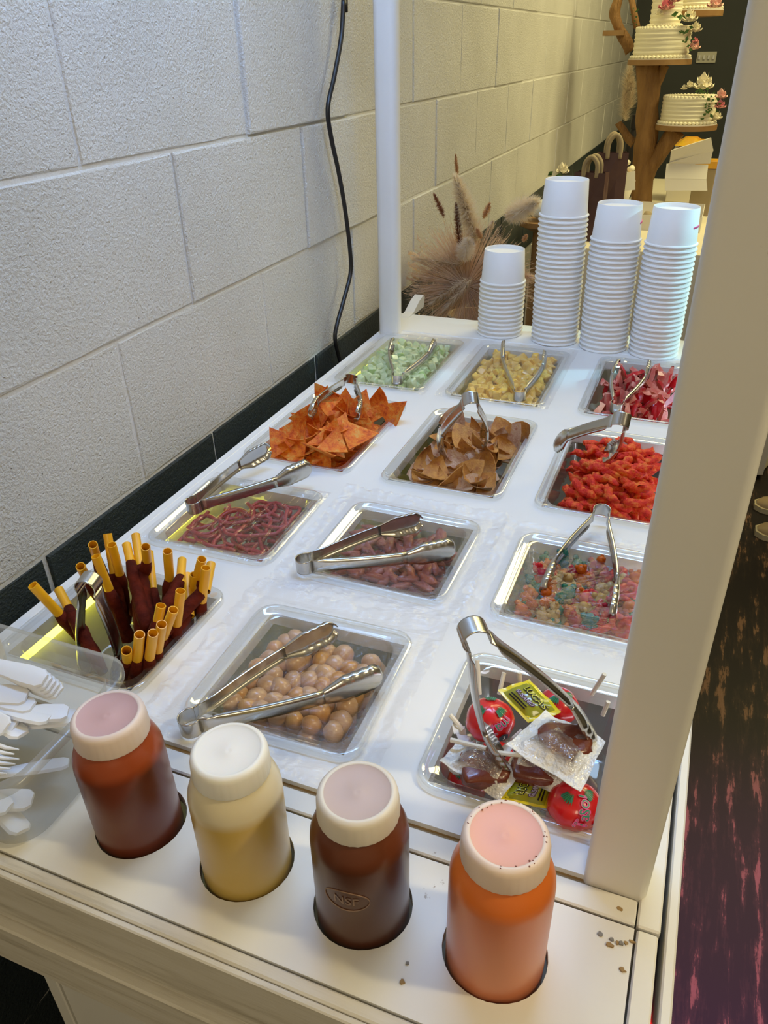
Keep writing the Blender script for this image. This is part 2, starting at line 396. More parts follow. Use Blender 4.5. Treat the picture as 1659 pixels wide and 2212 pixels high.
def text2d(body, size=1.0, shear=0.0):
    cu = bpy.data.curves.new('lettering', 'FONT'); cu.body = body; cu.size = size; cu.align_x = 'CENTER'; cu.align_y = 'CENTER'; cu.shear = shear
    cu.resolution_u = 3
    ob = bpy.data.objects.new('lettering', cu); COL.objects.link(ob)
    dg = bpy.context.evaluated_depsgraph_get()
    me = bpy.data.meshes.new_from_object(ob.evaluated_get(dg))
    v = [(q.co.x, q.co.y) for q in me.vertices]; f = [tuple(p.vertices) for p in me.polygons]
    bpy.data.objects.remove(ob); bpy.data.curves.remove(cu); bpy.data.meshes.remove(me)
    return v, f
def struct(o): o['kind'] = 'structure'; return o

# ------------------------------------------------------------------ the setting
WX = -0.37
floor = struct(obj('floor', MB().box(-0.7, 4.2, -2.5, 5.7, -UP - 0.1, -UP), 'stained_floor', origin=(1.8, 1.6, -UP)))
wall = struct(obj('wall_left', MB().box(WX - 0.16, WX - 0.0024, -1.6, 5.5, -UP, 1.75), 'mortar_paint', origin=(WX, 0, 0)))
wall.rotation_euler = (0.004, 0, 0)
CH, BL = 0.192, 0.352
def block_proto(w, dark, seed):
    rnd = random.Random(seed); b = MB()
    h, t, c = CH - 0.0042, 0.012, 0.0022
    ny, nz = 8, 5
    R = []
    # front skin with slightly uneven chamfered arrises, closed at the back
    def edge(k): return rnd.uniform(-0.0011, 0.0011)
    outer, inner = [], []
    for i in range(ny): outer.append((i / ny, 0))
    for i in range(nz): outer.append((1, i / nz))
    for i in range(ny): outer.append((1 - i / ny, 1))
    for i in range(nz): outer.append((0, 1 - i / nz))
    ring_b, ring_o, ring_i = [], [], []
    for u, q in outer:
        y = -w / 2 + u * w; z = -h / 2 + q * h; e = edge(0)
        yi = y - math.copysign(c + e, u - 0.5) * (1 if u in (0, 1) else 0); zi = z - math.copysign(c + e, q - 0.5) * (1 if q in (0, 1) else 0)
        ring_b.append((-t, y, z)); ring_o.append((-0.002 + e, y, z)); ring_i.append((0, yi, zi))
    b.rings([ring_b, ring_o, ring_i], True, False, True)
    return proto('concrete_block', b, 'stripe_paint' if dark else 'block_paint', False)
BW = [block_proto(BL - 0.0036, False, k) for k in range(4)]; BD = [block_proto(BL - 0.005, True, 9 + k) for k in range(2)]
phase = {0: 1.05, 1: 1.214}
for row in range(-5, 5):
    zc = -0.008 + CH * (row + 0.5)
    y = phase[(row + 20) % 2] - 8 * BL
    while y < 5.5:
        yc = y + BL / 2
        if yc > -0.9 and yc + BL / 2 < 5.55 and not (row < -1 and yc > 2.2):
            me = random.choice(BD if row < 0 else BW)
            pr = random.uniform(-0.0016, 0.0022)
            if row == 2 and 0.6 < yc < 1.0: pr = 0.0045
            if row == 1 and 0.8 < yc < 1.15: pr = 0.004
            put('concrete_block', me, (pr, yc, zc), parent=wall)
        y += BL
back = struct(obj('wall_back', MB().box(-0.6, 4.2, 5.5, 5.65, -UP, 1.9), 'far_wall_paint', origin=(1.8, 5.5, -UP)))
wr = struct(obj('wall_right', MB().box(4.2, 4.3, -2.5, 5.65, -UP, 1.9), 'plain_wall_paint', origin=(4.2, 1.5, -UP)))
pp = at(31, 2083, z=-0.83)
one('conduit_pipe', MB().tube([(pp.x, -0.5, -0.83), (pp.x, 0.2, -0.83), (pp.x, 2.4, -0.83)], 0.022, 12), 'pipe_grey', 'grey pipe running low along the wall in the dark under the cart', 'pipe', smooth=True, angle=40)
# hanging cord
cpts = [at(px, py, x=-0.352) for px, py in ((744, -60), (742, 0), (737, 80), (722, 165), (708, 235), (716, 300), (731, 370), (745, 450), (756, 540), (757, 590), (742, 650), (727, 705), (724, 735), (733, 775))]
cpts += [Vector((-0.345, cpts[-1].y + 0.01, -0.10)), Vector((-0.345, cpts[-1].y + 0.0, -0.3)), Vector((-0.33, cpts[-1].y + 0.05, -0.88))]
cpts = [Vector((-0.352, cpts[0].y - 0.01, 1.2))] + cpts
one('power_cord', MB().tube(spline(cpts, 6), 0.0040, 8), 'cord_black', 'thin black cable hanging down the white block wall', 'cable', smooth=True)

# ------------------------------------------------------------------ the cart
XL, XR = -0.307, 0.302
PANS = {}
for r_, (y0, y1) in enumerate(((-0.003, 0.160), (0.213, 0.378), (0.436, 0.682), (0.736, 1.000))):
    for c_, xc in enumerate((( -0.206, 0.0, 0.212), (-0.196, 0.005, 0.212), (-0.199, 0.007, 0.209), (-0.198, -0.001, 0.212))[r_]):
        PANS[(c_, r_)] = (xc, (y0 + y1) / 2, 0.163, y1 - y0)
cart = thing('snack_cart', 'long white painted wooden snack cart filled with clear pans of sweets', 'cart', (0, 0.5, -UP))
def board(holes, x0, x1, y0, y1, z0, z1):
    """a board pierced by rectangular holes"""
    xs = sorted({x0, x1} | {h[0] for h in holes} | {h[1] for h in holes}); ys = sorted({y0, y1} | {h[2] for h in holes} | {h[3] for h in holes})
    b = MB()
    def solid(i, j):
        if i < 0 or j < 0 or i >= len(xs) - 1 or j >= len(ys) - 1: return False
        cx, cy = (xs[i] + xs[i + 1]) / 2, (ys[j] + ys[j + 1]) / 2
        return not any(h[0] < cx < h[1] and h[2] < cy < h[3] for h in holes)
    for i in range(len(xs) - 1):
        for j in range(len(ys) - 1):
            if not solid(i, j): continue
            a, c, d, e = xs[i], xs[i + 1], ys[j], ys[j + 1]
            b.add([(a, d, z1), (c, d, z1), (c, e, z1), (a, e, z1)], [(0, 1, 2, 3)]); b.add([(a, d, z0), (c, d, z0), (c, e, z0), (a, e, z0)], [(3, 2, 1, 0)])
            for di, dj, q in ((-1, 0, ((a, e), (a, d))), (1, 0, ((c, d), (c, e))), (0, -1, ((a, d), (c, d))), (0, 1, ((c, e), (a, e)))):
                if not solid(i + di, j + dj):
                    (p, q1), (p2, q2) = q
                    b.add([(p, q1, z0), (p2, q2, z0), (p2, q2, z1), (p, q1, z1)], [(0, 1, 2, 3)])
    return b
IN = 0.011
obj('top_board', board([(x - w / 2 + IN, x + w / 2 - IN, y - d / 2 + IN, y + d / 2 - IN) for x, y, w, d in PANS.values()], XL + 0.013, XR - 0.002, -0.029, 1.034, -0.014, 0.0), 'cart_white', cart)
obj('edge_strip', MB().box(XL, XL + 0.012, -0.029, 1.034, -0.030, -0.0006, 0.0012), 'cart_white', cart)
obj('cross_strip', MB().box(XL, XR - 0.001, -0.0525, -0.0345, -0.02, 0.0, 0.0012), 'cart_trim', cart)
obj('groove_batten', MB().box(XL, XR - 0.001, -0.036, -0.027, -0.022, -0.0045), 'raw_wood_edge', cart)
obj('side_strip', MB().box(XR, 0.3165, -0.0525, 1.15, -0.03, 0.0, 0.0012), 'cart_trim', cart)
obj('corner_strip', MB().box(XR + 0.0005, 0.3155, -0.166, -0.054, -0.03, -0.0005, 0.0012), 'cart_trim', cart)
obj('outer_rail', MB().box(0.3195, 0.3265, -0.182, 1.15, -0.10, 0.0008, 0.0012), 'cart_trim', cart)
obj('back_strip', MB().box(XL, XR, 1.0375, 1.15, -0.02, 0.0, 0.0015), 'cart_white', cart)
BOT = [(-0.045, -0.0985), (0.0445, -0.0985), (0.1325, -0.0990), (0.2215, -0.0985)]
def hole_panel(x0, x1, y0, y1, z0, z1, cs, r):
    b = MB(); xs = [x0] + [(cs[i][0] + cs[i + 1][0]) / 2 for i in range(len(cs) - 1)] + [x1]
    xs.insert(1, cs[0][0] - 0.044)
    b.add([(xs[0], y0, z1), (xs[1], y0, z1), (xs[1], y1, z1), (xs[0], y1, z1)], [(0, 1, 2, 3)])
    for i, (cx, cy) in enumerate(cs):
        a, c = xs[i + 1], xs[i + 2]; n = 32; inner, outer, low = [], [], []
        for k in range(n):
            t = 2 * PI * (k + 0.5) / n; dx, dy = math.cos(t), math.sin(t)
            rr = r * (1 + 0.012 * math.sin(3 * t + i))
            inner.append((cx + rr * dx, cy + rr * dy, z1)); low.append((cx + rr * dx, cy + rr * dy, z0))
            s = min(((c - cx) / dx if dx > 0 else (a - cx) / dx) if abs(dx) > 1e-6 else 9, ((y1 - cy) / dy if dy > 0 else (y0 - cy) / dy) if abs(dy) > 1e-6 else 9)
            outer.append((cx + s * dx, cy + s * dy, z1))
        # corners of the cell
        for q in ((c, y1), (a, y1), (a, y0), (c, y0)):
            k = min(range(n), key=lambda m: (outer[m][0] - q[0]) ** 2 + (outer[m][1] - q[1]) ** 2); outer[k] = (q[0], q[1], z1)
        b.rings([outer, inner, low], True)
    b.add([(x0, y0, z0 - .02), (x1, y0, z0 - .02), (x1, y0, z1), (x0, y0, z1)], [(0, 1, 2, 3)])
    return b
obj('bottle_panel', hole_panel(XL, XR - 0.001, -0.1555, -0.0545, -0.011, -0.0008, BOT, 0.0328), 'cart_trim', cart)
obj('front_lip', MB().box(XL, 0.3155, -0.166, -0.1572, -0.05, 0.0, 0.0012), 'fascia_wood', cart)
obj('front_fascia', MB().box(XL - 0.003, 0.318, -0.171, -0.1665, -0.058, -0.0012, 0.001), 'fascia_wood', cart)
obj('front_ledge', MB().box(XL - 0.003, 0.318, -0.178, -0.16, -0.108, -0.060, 0.0015), 'fascia_wood', cart)
obj('joint_batten', MB().box(XL, 0.316, -0.169, -0.16, -0.061, -0.056), 'raw_wood_edge', cart)  # brown strip in the dark joint between fascia and ledge
obj('cabinet_panel', MB().box(-0.115, 0.318, -0.158, -0.146, -UP + 0.08, -0.105), 'cart_trim', cart)
obj('cabinet_post', MB().box(-0.130, -0.1165, -0.160, -0.135, -UP, -0.105, 0.001), 'cart_trim', cart)
obj('cabinet_screw', MB().lathe([(0.004, 0), (0.0035, 0.0015), (0, 0.002)], 10, (-0.075, -0.158, -0.145), axis=(0, -1, 0)), 'ink_black', cart)
obj('side_panel', MB().box(0.306, 0.318, -0.14, 1.15, -UP + 0.08, -0.03), 'cart_trim', cart)
obj('inner_shelf', MB().box(-0.30, 0.30, -0.13, 1.12, -0.24, -0.228), 'under_dark', cart)
obj('led_shield', MB().box(XL + 0.0005, XL + 0.0045, -0.15, 1.14, -0.20, -0.031), 'cart_trim', cart)  # unseen board, added to keep the yellow strip's light off the wall
obj('led_shield', MB().box(0.3045, 0.3058, -0.13, 1.13, -0.20, -0.031), 'cart_trim', cart)  # matching board beside the white strip
obj('back_panel', MB().box(-0.30, 0.305, 1.135, 1.147, -UP + 0.08, -0.02), 'cart_trim', cart)
for lx, ly in ((-0.29, 1.12), (0.30, 1.12), (0.30, -0.13)):
    obj('cart_leg', MB().box(lx - 0.012, lx + 0.012, ly - 0.012, ly + 0.012, -UP, -0.03, 0.001), 'cart_trim', cart)
def post(cx, cy, w, d, h, r):
    b = MB(); n = 3
    b.rings([rrect(cx, cy, w, d, r, z, n) for z in (-0.12, 0.0, 0.2, 0.5, h)], True, True, True); return b
obj('post', post(-0.280, 1.019, 0.041, 0.034, 1.25, 0.012), 'cart_white', cart, True, angle=50)
obj('post', post(0.2855, -0.0165, 0.041, 0.034, 1.25, 0.0055), 'cart_trim', cart, True, angle=30)
obj('post', post(0.2855, 1.019, 0.036, 0.034, 1.25, 0.008), 'cart_trim', cart, True, angle=30)
obj('post', post(-0.287, -0.012, 0.036, 0.034, 1.25, 0.008), 'cart_trim', cart, True, angle=30)
# push handle bracket behind the left post
hb = MB(); prof = [(1.112, 0.0), (1.150, 0.0), (1.215, 0.0), (1.222, 0.020), (1.214, 0.026), (1.185, 0.020), (1.150, 0.006), (1.125, 0.004)]
hb.rings([[(-0.298, y, z - 0.002) for y, z in prof], [(-0.278, y, z - 0.002) for y, z in prof]], True, True, True)
obj('handle_bracket', hb, 'cart_white', cart)
# chipped paint and old screw holes near the front right corner
for k, (px, py, w) in enumerate(((1322, 2028, 0.0016), (1334, 2036, 0.0014), (1318, 2040, 0.0022), (1342, 2037, 0.0016), (1352, 2037, 0.0015), (1366, 2034, 0.0018), (1296, 2017, 0.0018), (1345, 2096, 0.0020), (1338, 1964, 0.0020), (880, 2080, 0.0016), (868, 2120, 0.0018), (990, 1890, 0.0012))):
    p = at(px, py, z=0.0); ch_ = MB(); n = 9; rr = [w * random.uniform(0.5, 1.25) for _ in range(n)]
    ch_.rings([[Vector((p.x + q * math.cos(2 * PI * j / n), p.y + 0.8 * q * math.sin(2 * PI * j / n), z)) for j, q in enumerate(rr)] for z in (-0.0008, 0.00035)], True, False, True)
    obj('paint_chip', ch_, 'raw_wood_edge' if k % 3 else 'under_dark', cart)
# light strips fixed under the rim of the cart top
for nm, x, m, y0, y1, lab in (('led_strip', -0.297, 'led_yellow', 0.0, 1.02, 'yellow glowing light strip under the wall side of the cart top'), ('led_strip', 0.298, 'led_white', 0.0, 1.02, 'white glowing light strip under the aisle side of the cart top')):
    one(nm, MB().box(x - 0.003, x + 0.003, y0, y1, -0.040, -0.032), m, lab, 'light strip')
one('led_strip', MB().box(0.3168, 0.3190, -0.115, -0.085, -0.05, -0.042), 'led_red', 'tiny red glowing light down in the gap of the cart edge', 'light strip')
# ------------------------------------------------------------------ pans
DEPTH = {0: 0.062, 1: 0.055, 2: 0.062, 3: 0.055}
WHAT = {(0, 0): 'yellow tamarind straws', (1, 0): 'round tan sweets', (2, 0): 'wrapped lollipops', (0, 1): 'red laces', (1, 1): 'reddish brown dried strips', (2, 1): 'coloured gummies',
        (0, 2): 'orange triangle chips', (1, 2): 'tan dusted chips', (2, 2): 'red puffed sticks', (0, 3): 'green cucumber cubes', (1, 3): 'yellow pineapple cubes', (2, 3): 'cut strawberries'}
for (c, r), (x, y, w, d) in PANS.items():
    dp = DEPTH[r]; big = r >= 2
    t = thing('food_pan', 'clear plastic food pan holding the ' + WHAT[(c, r)], 'food pan', (x, y, -dp), 'clear pans set into the cart top')
    if (c, r) == (1, 0): t.rotation_euler = (0, 0, math.radians(2.0))
    if (c, r) == (0, 1): t.rotation_euler = (0, 0, math.radians(2.0))
    R = 0.020
    prof = [(0.0, 0.0008, R), (0.0, 0.0050, R), (0.0015, 0.0066, R - 0.001), (0.0045, 0.0064, R - 0.002), (0.0060, 0.0036, R - 0.002), (0.0125, 0.0034, R - 0.004), (0.0145, 0.0022, R - 0.003)]
    b = MB(); b.rings([rrect(0, 0, w - 2 * i, d - 2 * i, rr, z + dp) for i, z, rr in prof])
    obj('rim', b, 'pan_rim_clear', t, True, world=False)
    prof = [(0.0145, 0.0022, 0.017), (0.0160, -0.004, 0.017), (0.0215, -dp + 0.006, 0.017), (0.0270, -dp + 0.001, 0.017)]
    b = MB(); b.rings([rrect(0, 0, w - 2 * i, d - 2 * i, rr, z + dp) for i, z, rr in prof], True, False, True)
    obj('basin', b, 'pan_clear', t, True, world=False, angle=60)

# ------------------------------------------------------------------ food
ORD = ['topmost', 'second', 'third', 'fourth', 'fifth', 'sixth', 'seventh', 'eighth', 'ninth', 'tenth', 'eleventh', 'twelfth', 'thirteenth', 'fourteenth', 'fifteenth', 'sixteenth', 'seventeenth', 'eighteenth', 'nineteenth', 'twentieth', 'twenty-first', 'twenty-second', 'twenty-third', 'twenty-fourth', 'twenty-fifth', 'twenty-sixth', 'twenty-seventh', 'twenty-eighth', 'twenty-ninth', 'thirtieth']
def inner(c, r, u, v, inset=0.024):
    x, y, w, d = PANS[(c, r)]
    return x + u * (w / 2 - inset), y + v * (d / 2 - inset)
def rrot(tilt=PI): return (random.uniform(-tilt, tilt), random.uniform(-tilt, tilt), random.uniform(-PI, PI))
def lump(rx, ry, rz, amp, seed, nu=10, nv=7, fr=1.6):
    b = MB(); b.sphere((0, 0, 0), (rx, ry, rz), nu, nv)
    off = Vector((seed * 3.1, seed * 1.7, seed))
    b.v = [p * (1 + amp * noise.noise(Vector((p.x / rx, p.y / ry, p.z / rz)) * fr + off)) for p in b.v]; return b
def grid_pts(c, r, nx, ny, jit, inset):
    for i in range(nx):
        for j in range(ny):
            u = -1 + 2 * (i + 0.5) / nx + random.uniform(-jit, jit) / nx; v = -1 + 2 * (j + 0.5) / ny + random.uniform(-jit, jit) / ny
            yield (*inner(c, r, max(-1, min(1, u)), max(-1, min(1, v)), inset), u, v)

# (1,0) round tan sweets
balls = [proto('tan_sweet', lump(0.0104, 0.0088, 0.0092, 0.10, k, 14, 10), m) for k, m in ((1, 'nut_tan'), (2, 'nut_tan'), (3, 'nut_amber'), (4, 'nut_tan'))]
for lay, (nx, ny, z, keep) in enumerate(((6, 6, -0.036, 1.0), (7, 7, -0.021, 1.0), (7, 7, -0.008, 0.88))):
    for x, y, u, v in grid_pts(1, 0, nx, ny, 0.55, 0.0275):
        if random.random() < keep:
            m = random.choice(balls) if u + v > -0.7 else random.choice((balls[2], balls[2], balls[0]))
            put('tan_sweet', m, (x, y, z + random.uniform(-0.002, 0.002)), rrot(), random.uniform(0.92, 1.12), 'round tan sugar-coated sweet heaped in the film-wrapped pan', 'sweet', 'round tan sweets in the pan')

# (0,1) red laces
x0, y0, w0, d0 = PANS[(0, 1)]
for k in range(46):
    pts = []; a = random.uniform(0, 2 * PI); px, py = inner(0, 1, random.uniform(-0.8, 0.8), random.uniform(-0.8, 0.8), 0.026); z = -0.034 + 0.030 * k / 46
    for s in range(12):
        pts.append(Vector((px, py, z + random.uniform(-0.0015, 0.0015))))
        a += random.uniform(-0.2, 0.9) * (1 if k % 2 else -1)
        px += 0.0105 * math.cos(a); py += 0.0105 * math.sin(a)
        lx, ly = w0 / 2 - 0.026, d0 / 2 - 0.026
        px = max(x0 - lx, min(x0 + lx, px)); py = max(y0 - ly, min(y0 + ly, py))
        z += random.uniform(-0.0008, 0.0008)
    one('candy_lace', MB().tube(spline(pts, 2), 0.0026, 6), 'lace_red', 'thin red candy lace coiled in the film-covered pan', 'candy', 'red candy laces in the pan', True)

# (1,1) reddish strips
strips = [proto('dried_strip', lump(0.0150, 0.0052, 0.0040, 0.55, k, 10, 7, 2.2), m) for k, m in ((1, 'strip_brown'), (2, 'strip_brown'), (3, 'strip_orange'), (4, 'strip_brown'))]
for lay, z in enumerate((-0.028, -0.016, -0.006)):
    for x, y, u, v in grid_pts(1, 1, 6, 9, 0.9, 0.029):
        put('dried_strip', strips[random.choice((0, 1, 2, 3) if u > 0 and v < 0.2 else (0, 1, 3))], (x, y, z + random.uniform(-0.002, 0.002)), (random.uniform(-.35, .35), random.uniform(-.35, .35), random.uniform(-PI, PI)), random.uniform(0.85, 1.2), 'reddish brown dried fruit strip under crumpled film', 'sweet', 'reddish brown strips in the pan')

# (2,1) gummies
def gummy():
    b = MB(); b.sphere((0, 0, 0), (0.0062, 0.0052, 0.0048), 8, 6); b.sphere((0.0078, 0, 0.0004), (0.0040, 0.0042, 0.0042), 8, 6)
    for sx, sy in ((0.003, 1), (0.003, -1), (-0.004, 1), (-0.004, -1)): b.sphere((sx, sy * 0.0044, 0.0016), (0.0026, 0.0024, 0.0024), 6, 4)
    for sy in (1, -1): b.sphere((0.0102, sy * 0.0030, 0.0020), 0.0017, 6, 4)
    return b
def gring():
    b = MB(); R = []
    for i in range(14):
        t = 2 * PI * i / 14; c = Vector((0.0078 * math.cos(t), 0.0078 * math.sin(t), 0)); e = Vector((math.cos(t), math.sin(t), 0))
        R.append([c + e * 0.0036 * math.cos(2 * PI * j / 7) + Vector((0, 0, 0.0036 * math.sin(2 * PI * j / 7))) for j in range(7)])
    R.append(R[0]); return b.rings(R)
GN = {'gummy_red': 'red', 'gummy_green': 'dark green', 'gummy_orange': 'orange', 'gummy_clear': 'pale amber', 'gummy_pink': 'pink', 'gummy_teal': 'teal'}
gm = {k: proto('gummy_bear', gummy(), k) for k in GN}; gr = proto('gummy_ring', gring(), 'gummy_red')
for lay, (nx, ny, z) in enumerate(((6, 7, -0.030), (7, 8, -0.018), (7, 8, -0.007))):
    for x, y, u, v in grid_pts(2, 1, nx, ny, 0.9, 0.028):
        if u > 0.45 and random.random() < 0.55:
            put('gummy_ring', gr, (x, y, z), rrot(0.9), 1.0, 'bright red ring-shaped gummy at the aisle end of the gummy pan', 'gummy', 'red gummy rings'); continue
        k = random.choice(('gummy_orange', 'gummy_orange', 'gummy_clear', 'gummy_green')) if (u < 0 and v < 0) else random.choice(('gummy_red', 'gummy_red', 'gummy_orange', 'gummy_clear', 'gummy_green', 'gummy_pink', 'gummy_pink', 'gummy_teal'))
        put('gummy_bear', gm[k], (x, y, z + random.uniform(-.002, .002)), rrot(), random.uniform(1.15, 1.5), GN[k] + ' gummy bear lying among the coloured gummies', 'gummy', GN[k] + ' gummy bears in the pan')

# chips
def tri_chip(size, bend, ang, n=5, rnd=0.0, t=0.0013):
    P = {}; v = []; f = []
    A = [Vector((math.cos(a), math.sin(a), 0)) * size * 0.577 for a in (PI / 2, PI / 2 + 2 * PI / 3, PI / 2 + 4 * PI / 3)]
    for i in range(n + 1):
        for j in range(n + 1 - i):
            k = n - i - j; p = (A[0] * i + A[1] * j + A[2] * k) / n
            if rnd:
                m = max(i, j, k) / n
                p *= (1 - rnd * max(0, m - 0.6))
                l = p.length / (size * 0.577)
                p *= 1 + rnd * 0.25 * (1 - abs(2 * l - 1))
            q = p.x * math.cos(ang) + p.y * math.sin(ang); o = -p.x * math.sin(ang) + p.y * math.cos(ang)
            p.z = bend * q * q / size + 0.12 * bend * o + 0.0010 * noise.noise(p * 150 + Vector((ang * 7, 0, 0)))
            P[(i, j)] = len(v); v.append(p)
    for i in range(n):
        for j in range(n - i):
            f.append((P[(i, j)], P[(i + 1, j)], P[(i, j + 1)]))
            if i + j < n - 1: f.append((P[(i + 1, j)], P[(i + 1, j + 1)], P[(i, j + 1)]))
    N = len(v); b = MB(); b.add(v + [p - Vector((0, 0, t)) for p in v], f + [tuple(i + N for i in q[::-1]) for q in f])
    border = [P[(i, 0)] for i in range(n + 1)] + [P[(n - j, j)] for j in range(1, n + 1)] + [P[(0, n - j)] for j in range(1, n)]
    b.add([], [])
    for a, c in zip(border, border[1:] + border[:1]): b.f.append((a, c, c + N, a + N)); b.mi.append(0)
    return b
oc = [proto('triangle_chip', tri_chip(0.050 + 0.006 * (k % 3), 0.45 + 0.4 * (k % 2), 0.7 * k, rnd=0.12), 'chip_orange', True, 50) for k in range(6)]
OL = ('bright orange seasoned triangle chip in the heap near the wall', 'chip', 'orange triangle chips in the pan')
for x, y, u, v in grid_pts(0, 2, 5, 8, 0.9, 0.034):
    put('triangle_chip', random.choice(oc), (x, y, -0.034 + random.uniform(-.006, .006)), rrot(0.6), 1.0, *OL)
for x, y, u, v in grid_pts(0, 2, 4, 7, 0.9, 0.036):
    put('triangle_chip', random.choice(oc), (x, y, -0.010 + 0.010 * (1 - u * u) + random.uniform(-.004, .006)), (random.uniform(-1.2, 1.2), random.uniform(-.9, .9), random.uniform(-PI, PI)), 1.0, *OL)
for k in range(15):
    u, v = random.uniform(-0.7, 0.7), random.uniform(-0.75, 0.8); x, y = inner(0, 2, u, v, 0.034)
    put('triangle_chip', random.choice(oc), (x, y, 0.010 + random.uniform(0, 0.010) + 0.006 * (1 - u * u)), (random.uniform(0.1, 1.45) * random.choice((-1, 1)), random.uniform(-.6, .6), random.uniform(-PI, PI)), 0.95, *OL)
# a few standing up clear of the heap
for px, py, z, rot in ((820, 868, 0.020, (1.45, 0.15, -0.3)), (700, 858, 0.028, (1.35, -0.5, 0.3)), (850, 895, 0.012, (1.2, 0.6, -0.7)), (745, 880, 0.020, (1.1, 0.1, 0.5)), (640, 930, 0.012, (1.0, 0.7, 0.4)), (605, 955, 0.008, (0.9, -0.4, 0.9)), (722, 960, 0.022, (0.55, 0.1, 0.2)), (770, 940, 0.020, (0.35, -0.2, 1.1)), (690, 975, 0.018, (0.7, 0.3, 2.4))):
    p = at(px, py, z=z); put('triangle_chip', random.choice(oc), p, rot, 0.95, *OL)

tc = [proto('curled_chip', tri_chip(0.048, 1.0 + 0.6 * (k % 3), 0.5 * k, rnd=0.55), m, True, 50) for k, m in enumerate(('chip_tan', 'chip_dusty', 'chip_tan', 'chip_dusty', 'chip_tan', 'chip_dusty'))]
TL = ('curled tan corn chip dusted with seasoning in the middle pan', 'chip', 'tan curled chips in the pan')
for x, y, u, v in grid_pts(1, 2, 4, 7, 0.9, 0.036):
    put('curled_chip', random.choice(tc), (x, y, -0.036 + random.uniform(-.005, .005)), rrot(0.6), 1.0, *TL)
for x, y, u, v in grid_pts(1, 2, 4, 6, 0.9, 0.038):
    put('curled_chip', random.choice(tc), (x, y, -0.016 + random.uniform(-.005, .006)), (random.uniform(-0.7, 0.7), random.uniform(-.6, .6), random.uniform(-PI, PI)), 1.05, *TL)
for x, y, u, v in grid_pts(1, 2, 5, 7, 0.9, 0.032):
    put('curled_chip', random.choice(tc), (x, y, -0.009 + random.uniform(-.004, .005)), (random.uniform(-0.8, 0.8), random.uniform(-.7, .7), random.uniform(-PI, PI)), 1.0, *TL)
for px, py, z, rot, s in ((980, 905, 0.018, (1.2, 0.3, 0.2), 1.0), (1000, 945, 0.010, (0.6, -0.2, 0.8), 1.05), (1045, 970, 0.012, (0.5, 0.3, 2.0), 1.1), (1085, 930, 0.004, (0.9, -0.5, 0.3), 1.0), (1110, 940, 0.006, (1.2, 0.4, -0.5), 1.0), (1125, 930, 0.010, (1.3, 0.8, -0.2), 0.9),
                          (965, 990, 0.000, (0.4, 0.5, 1.2), 1.0), (920, 1000, -0.002, (0.9, 0.3, 0.6), 1.0), (945, 1025, -0.002, (0.3, 0.1, 0.1), 1.05), (1020, 1020, 0.000, (0.8, 0.4, -0.6), 1.0), (1050, 1010, 0.002, (1.0, 0.2, -0.9), 1.0), (1020, 1045, -0.004, (0.4, 0.2, 1.7), 1.0), (985, 1000, 0.002, (0.7, -0.6, 0.4), 0.9)):
    put('curled_chip', random.choice(tc), at(px, py, z=z), rot, s, *TL)

# (2,2) red puffs
def puff(seed):
    rnd = random.Random(seed); n = 9; L = rnd.uniform(0.032, 0.042); cv = rnd.uniform(-0.007, 0.007)
    pts = [Vector((L * (i / (n - 1) - 0.5), cv * math.sin(PI * i / (n - 1)), 0.002 * math.sin(5 * i + seed))) for i in range(n)]
    b = MB(); b.tube(pts, [0.0052 * math.sqrt(max(0.10, 1 - (2 * i / (n - 1) - 1) ** 4)) for i in range(n)], 9)
    b.v = [p + p.normalized() * 0 + Vector((noise.noise(p * 230 + Vector((seed, 0, 0))), noise.noise(p * 230 + Vector((0, seed, 0))), noise.noise(p * 230 + Vector((0, 0, seed))))) * 0.0038 for p in b.v]
    return b
pf = [proto('puffed_stick', puff(k), 'puff_red', True) for k in range(7)]
PL = ('knobbly bright red puffed corn stick heaped in the right-hand pan', 'snack', 'red puffed sticks in the pan')
for lay, (nx, ny, z) in enumerate(((4, 11, -0.036), (4, 12, -0.020), (4, 12, -0.006))):
    for x, y, u, v in grid_pts(2, 2, nx, ny, 0.9, 0.034):
        put('puffed_stick', random.choice(pf), (x, y, z + random.uniform(-.002, .003)), (random.uniform(-PI, PI), random.uniform(-.3, .3), random.uniform(-0.9, 0.7)), random.uniform(0.9, 1.1), *PL)
for k in range(34):
    u, v = random.uniform(-0.75, 0.8), random.uniform(-0.85, 0.8); x, y = inner(2, 2, u, v, 0.034)
    put('puffed_stick', random.choice(pf), (x, y, 0.004 + 0.010 * (1 - u * u) * (1 - v * v * 0.5) + random.uniform(0, .004)), (random.uniform(-PI, PI), random.uniform(-.4, .4), random.uniform(-1.1, 0.9)), random.uniform(0.9, 1.1), *PL)

